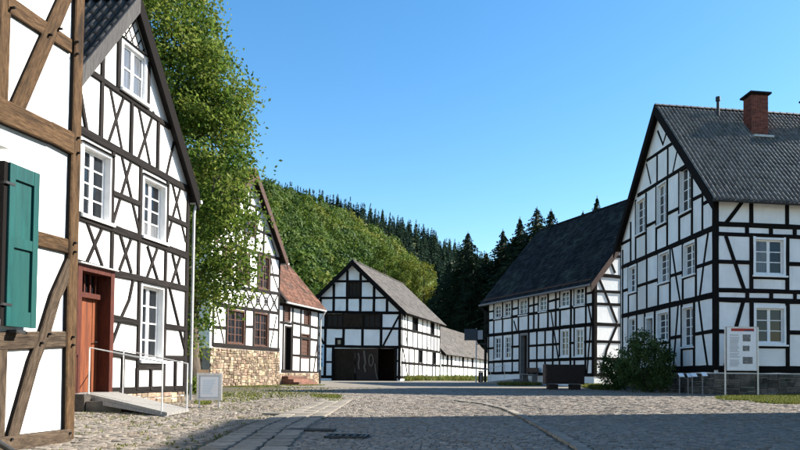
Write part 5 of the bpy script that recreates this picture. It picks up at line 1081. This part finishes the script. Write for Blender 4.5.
o = tufts('grass', [(430, 380.2, 34, 0.7, 2), (408, 380.6, 7, 0.6, 1.4), (419, 380.4, 5, 0.5, 1), (462, 380.5, 12, 0.6, 1), (470, 380.5, 30, 0.6, 1)], 4200, 0.5, GRASS); tag(o, 'tall sunlit grass along the foot of barn and shed', 'grass', kind='stuff')
o = tufts('grass', [(592, 387.2, 10, 1.4, 3), (520, 385.2, 22, 0.8, 1.5), (604, 389, 14, 1.2, 2)], 9000, 0.20, GRASS); tag(o, 'bright grass at the corner of the black-roofed house', 'grass', kind='stuff')
for y in ():
    pass
# weeds in the joints of the left paving
r2 = random.Random(5); C = []
for (X, Y, wd, pit, rough) in ST:
    if rough and r2.random() < 0.12 and math.sin(X * 1.7 + 3) * math.cos(Y * 1.3) > -0.35:
        for _ in range(6): C.append((X + wd / 2 + r2.gauss(0, 0.02), Y + r2.gauss(0, pit * 0.4), 0.008))
C = np.array(C); k = len(C); ang = rng.uniform(0, 6.283, k); h = 0.026 * rng.uniform(0.4, 1.3, k); D = np.stack([np.cos(ang), np.sin(ang), np.zeros(k)], 1) * 0.009
le = np.stack([rng.normal(0, .6, k) * h, rng.normal(0, .6, k) * h, h], 1)
o = link('joint_weeds', np_mesh('joint_weeds', np.stack([C - D, C + D, C + le + D * .2, C + le - D * .2], 1).reshape(-1, 3), np.arange(4 * k).reshape(-1, 4), rng.random(k)), GRASS)
tag(o, 'dry grass tufts in the joints of the sunlit cobbles on the left', 'grass', kind='stuff')

# --- spruces
def spruce_mesh(H, Rb, seed, dens=1.0):
    r = random.Random(seed); V = []; Fq = []; var = []; z = H * 0.05
    while z < H * 0.99:
        f = 1 - z / H; n = max(4, int((5 + 9 * f) * dens)); rad = Rb * (f ** 0.98) * (0.66 + 0.6 * r.random()) + 0.05
        for k in range(n):
            a = r.random() * 6.283; L = rad * r.uniform(0.6, 1.12); ca, sa = math.cos(a), math.sin(a); m = max(2, int(L / 0.55))
            droop = r.uniform(0.18, 0.42)
            for i in range(m + 1):
                t = (i + 0.4 * r.random()) / (m + 0.5); d = L * t; zz = z + 0.10 * L - droop * d * t + r.gauss(0, 0.08)
                for s in (-1, 1):
                    tp = min(1, 0.25 + f * 4); wd = (0.2 + 0.5 * (1 - t) * min(1, L / 2)) * s * tp; ln = r.uniform(0.4, 0.8) * tp; b = len(V)
                    V += [(ca * d, sa * d, zz), (ca * (d + ln * .5) - sa * wd * .5, sa * (d + ln * .5) + ca * wd * .5, zz - 0.06), (ca * (d + ln) - sa * wd, sa * (d + ln) + ca * wd, zz - 0.20 - 0.2 * r.random()), (ca * (d + ln * .2) - sa * wd * .75, sa * (d + ln * .2) + ca * wd * .75, zz - 0.26)]
                    Fq.append((b, b + 1, b + 2, b + 3)); var.append(r.random())
        z += (0.20 + 0.28 * f) * (H / 20) ** 0.5
    nb = 7
    for (z0, z1) in ((0.03, 0.5), (0.5, 0.97)):
        b = len(V)
        for zz, rr in ((z0, Rb * 0.42 * (1 - z0) ** 1.1), (z1, Rb * 0.42 * (1 - z1) ** 1.1)):
            for k in range(nb): V.append((math.cos(k * 6.283 / nb) * rr * r.uniform(.8, 1.2), math.sin(k * 6.283 / nb) * rr * r.uniform(.8, 1.2), zz * H))
        for k in range(nb): Fq.append((b + k, b + (k + 1) % nb, b + nb + (k + 1) % nb, b + nb + k)); var.append(0.2)
    b = len(V); V += [(0.08, 0, H * 0.93), (-0.04, 0.07, H * 0.93), (-0.04, -0.07, H * 0.93), (0, 0, H * 1.02)]; Fq += [(b, b + 1, b + 3, b + 3)]; Fq.pop(); V = V[:b]
    return V, Fq, var
def spruce(px, ytip, Y, Rpx, seed, label, m=NEEDLE, group=None):
    tip = at_depth(px, ytip, Y); b = (tip.x, Y, 0); t = thing('spruce_tree', b, label, 'tree', group); H = tip.z
    V, Fq, var = spruce_mesh(H, Rpx * 2.5 * Y / FPX, seed, 1.7); link('crown', np_mesh('crown', V, Fq, var), m, t)
    MB().tube([b, (b[0], b[1], H * 0.5), (b[0], b[1], H * 0.985)], [0.28, 0.16, 0.03], 7).tube([(b[0], b[1], H * 0.965), (b[0], b[1], H * 1.004)], [0.16, 0.04], 5).build('trunk', BARK, t)
G_ = 'spruces behind the houses'
for i, (x, y, Y, r, lab) in enumerate(((468, 232, 132, 32, 'tall lone dark spruce rising right above the shed roof'), (503, 229, 135, 30, 'dark spruce left of the black roof, second from the lone one'), (520, 217, 131, 28, 'slender dark spruce just left of the tallest group top'), (537, 207, 128, 38, 'tallest dark spruce behind the black roof'),
                                   (551, 209, 131, 30, 'light-edged spruce right of the tallest one behind the black roof'), (486, 252, 137, 26, 'short dark spruce between the lone spruce and the next'), (450, 262, 140, 22, 'small dark spruce left of the lone spruce'), (439, 284, 145, 20, 'lowest dark spruce beside the barn roof'), (478, 280, 131, 30, 'low broad dark spruce behind the shed roof'), (512, 246, 138, 26, 'dark spruce half hidden by the left slope of the black roof'))):
    spruce(x, y, Y, r, 20 + i, lab, group=G_)
spruce(597, 196, 128, 20, 51, 'treetop peeking over the black ridge beside the right house', group=G_); spruce(583, 211, 128, 18, 52, 'small treetop barely above the black ridge', group=G_)
# --- wooded hills: ridge lines read from the photo, set at plausible distances
def hill(name, line, Y0, Y1, zscale=1.0, extra=0.0):
    xs = np.linspace(line[0][0], line[-1][0], 60); ys = np.interp(xs, [l[0] for l in line], [l[1] for l in line]); nj = 24; V = []; grid = []
    for x, y in zip(xs, ys):
        top = at_depth(x, y, Y1); row = []
        for j in range(nj + 1):
            t = j / nj; Y = Y0 + (Y1 - Y0) * t; X = top.x * Y / Y1; z = max(0.0, top.z) * (t ** 1.0) - 0.5 * (1 - t); row.append((X, Y, z))
        for j in range(1, 7): row.append((top.x * (1 + 0.12 * j), Y1 * (1 + 0.12 * j), max(-1, top.z * (1 - 0.13 * j))))
        grid.append(row)
    nr = len(grid[0]); V = [p for r in grid for p in r]; Fq = [(i * nr + j, (i + 1) * nr + j, (i + 1) * nr + j + 1, i * nr + j + 1) for i in range(59) for j in range(nr - 1)]
    o = link(name, py_mesh(name, V, Fq, smooth=True), FLOORM); tag(o, kind='structure'); return np.array(grid)
G1 = hill('near_hill', [(-60, 122), (100, 144), (200, 172), (262, 196), (300, 213), (340, 228), (375, 248), (405, 270), (430, 297), (448, 334), (460, 374)], 140, 330)
G2 = hill('far_hill', [(150, 165), (262, 193), (330, 208), (380, 223), (420, 239), (455, 254), (490, 270), (540, 290), (620, 318), (760, 345), (900, 372)], 330, 620)
def sample(G, n, jmax=25):
    i = rng.uniform(0, G.shape[0] - 1.001, n); j = rng.uniform(0, jmax - 1.001, n); a, b = i.astype(int), j.astype(int); u, v = (i - a)[:, None], (j - b)[:, None]
    return G[a, b] * (1 - u) * (1 - v) + G[a + 1, b] * u * (1 - v) + G[a, b + 1] * (1 - u) * v + G[a + 1, b + 1] * u * v
def crown_proto(n, seed):
    r = np.random.default_rng(seed); d = r.normal(size=(n, 3)); d[:, 2] = np.abs(d[:, 2]) * 1.0 - 0.25; d /= np.linalg.norm(d, axis=1)[:, None]; rad = r.uniform(0.78, 1.05, n) * (1 + 0.20 * np.sin(d[:, 0] * 5 + seed) * np.cos(d[:, 1] * 6 + d[:, 2] * 4))
    C = d * rad[:, None]; N = d + r.normal(size=(n, 3)) * 0.30; N /= np.linalg.norm(N, axis=1)[:, None]; A = r.normal(size=(n, 3)); A -= N * (A * N).sum(1)[:, None]; A /= np.linalg.norm(A, axis=1)[:, None]; B = np.cross(N, A)
    s = r.uniform(0.06, 0.12, n)[:, None]; return np.stack([C - A * s, C - B * s, C + A * s, C + B * s], 1), r.random(n)
cp = [crown_proto(270, k) for k in range(8)]
pts = sample(G1, 3000); px_ = CX + pts[:, 0] / pts[:, 1] * FPX; pts = pts[(px_ > 175) & (px_ < 475)]
VV, TT = [], []
for p in pts:
    V, tv = cp[rng.integers(8)]; rx = rng.uniform(2.5, 4.7); rz = rx * rng.uniform(1.0, 1.5); th = rng.uniform(0, 6.28); c, s = math.cos(th), math.sin(th); Mx = np.array([[c * rx, -s * rx, 0], [s * rx, c * rx, 0], [0, 0, rz]])
    VV.append(V.reshape(-1, 3) @ Mx.T + p + np.array([0, 0, 3.0 + rz * 0.5])); tone = np.clip(0.27 + 0.0028 * (p[0] + 110) + 0.17 * rng.normal() + 0.16 * math.sin(p[0] * 0.045 + 1) * math.cos(p[1] * 0.03), 0, 1); TT.append(np.clip(tone + (tv - 0.5) * 0.14, 0, 1))
VV = np.concatenate(VV); o = link('deciduous_forest', np_mesh('deciduous_forest', VV, np.arange(len(VV)).reshape(-1, 4), np.concatenate(TT)), LEAF_H)
tag(o, 'green and yellowing deciduous forest covering the near hillside', 'forest', kind='stuff'); print('hill crowns', len(pts), len(VV) // 4)
# bright yellow-green trees at the hill's right end (told apart from the mass)
def hill_tree(px, py, Y, Rpx, label, seed, tone):
    c = at_depth(px, py, Y); R3 = Rpx * Y / FPX; b = (c.x, Y, max(0, c.z - R3 * 2.9)); t = thing('deciduous_tree', b, label, 'tree', 'bright trees at the foot of the hill'); n = 2600
    P, tn = clumps((c.x, Y, c.z - R3 * 0.7), (R3, R3, R3 * 1.8), 90, int(n * 1.6), R3 * 0.15); V, Q = leaf_quads(P, R3 * 0.07, 0.4); link('crown', np_mesh('crown', V - np.array(b), Q, np.clip(tone + (tn - .5) * .35, 0, 1)), LEAF_H, t)
    MB().tube([b, (c.x, Y, c.z)], [0.22, 0.1], 7).build('trunk', BARK, t)
for i, a in enumerate(((405, 268, 150, 15, 'round yellow-green tree right above the barn ridge'), (424, 276, 146, 13, 'brightest yellow-green tree at the right end of the lit hillside'), (385, 258, 158, 15, 'green tree third from the right end of the lit hillside'), (434, 292, 150, 9, 'small yellow-green tree lowest beside the dark spruces'))): hill_tree(*a, i, (0.60, 0.74, 0.50, 0.66)[i])
# far conifers
def con_proto(n, seed):
    r = np.random.default_rng(seed); z = r.uniform(0.05, 1, n); a = r.uniform(0, 6.283, n); rad = (1 - z) * 0.20 + 0.012; C = np.stack([np.cos(a) * rad * r.uniform(.5, 1, n), np.sin(a) * rad * r.uniform(.5, 1, n), z], 1)
    D = np.stack([np.cos(a), np.sin(a), -0.6 * np.ones(n)], 1); T = np.stack([-np.sin(a), np.cos(a), np.zeros(n)], 1); s = (0.030 + 0.075 * (1 - z))[:, None]; return np.stack([C - T * s * .7, C + D * s, C + T * s * .7, C - D * s], 1), r.random(n)
kp = [con_proto(96, 30 + k) for k in range(6)]
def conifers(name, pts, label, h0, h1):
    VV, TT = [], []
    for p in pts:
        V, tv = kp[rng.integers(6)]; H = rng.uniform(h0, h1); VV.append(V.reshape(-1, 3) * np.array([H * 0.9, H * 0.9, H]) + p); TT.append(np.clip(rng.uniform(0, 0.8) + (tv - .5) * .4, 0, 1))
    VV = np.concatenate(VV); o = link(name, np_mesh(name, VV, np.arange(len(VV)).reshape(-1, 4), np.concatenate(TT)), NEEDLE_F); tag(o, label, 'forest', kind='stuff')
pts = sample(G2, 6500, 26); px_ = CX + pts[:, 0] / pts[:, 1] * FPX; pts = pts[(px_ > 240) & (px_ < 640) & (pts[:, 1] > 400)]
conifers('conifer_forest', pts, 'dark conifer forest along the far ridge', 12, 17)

print('triangles', sum(sum(len(p.vertices) - 2 for p in m.polygons) if len(m.polygons) < 3000 else sum(p.loop_total - 2 for p in m.polygons) for m in bpy.data.meshes))
# timber frame on the street wall of the neighbouring house
FNL = Face(FN.pt(0, 0, 0).xy, -FN.n, 1); FNL.n = -FN.d
for h_, wd in ((0.5, 0.26), (2.0, 0.16), (3.1, 0.26), (4.6, 0.16), (5.7, 0.26), (7.2, 0.16), (8.4, 0.26)): timber(HN, FNL, [(0, h_), (19, h_)], wd, T_BLACK, px=False)
for k in range(14): timber(HN, FNL, [(0.1 + k * 1.45, 0.4), (0.1 + k * 1.45, 8.5)], 0.18, T_BLACK, px=False)
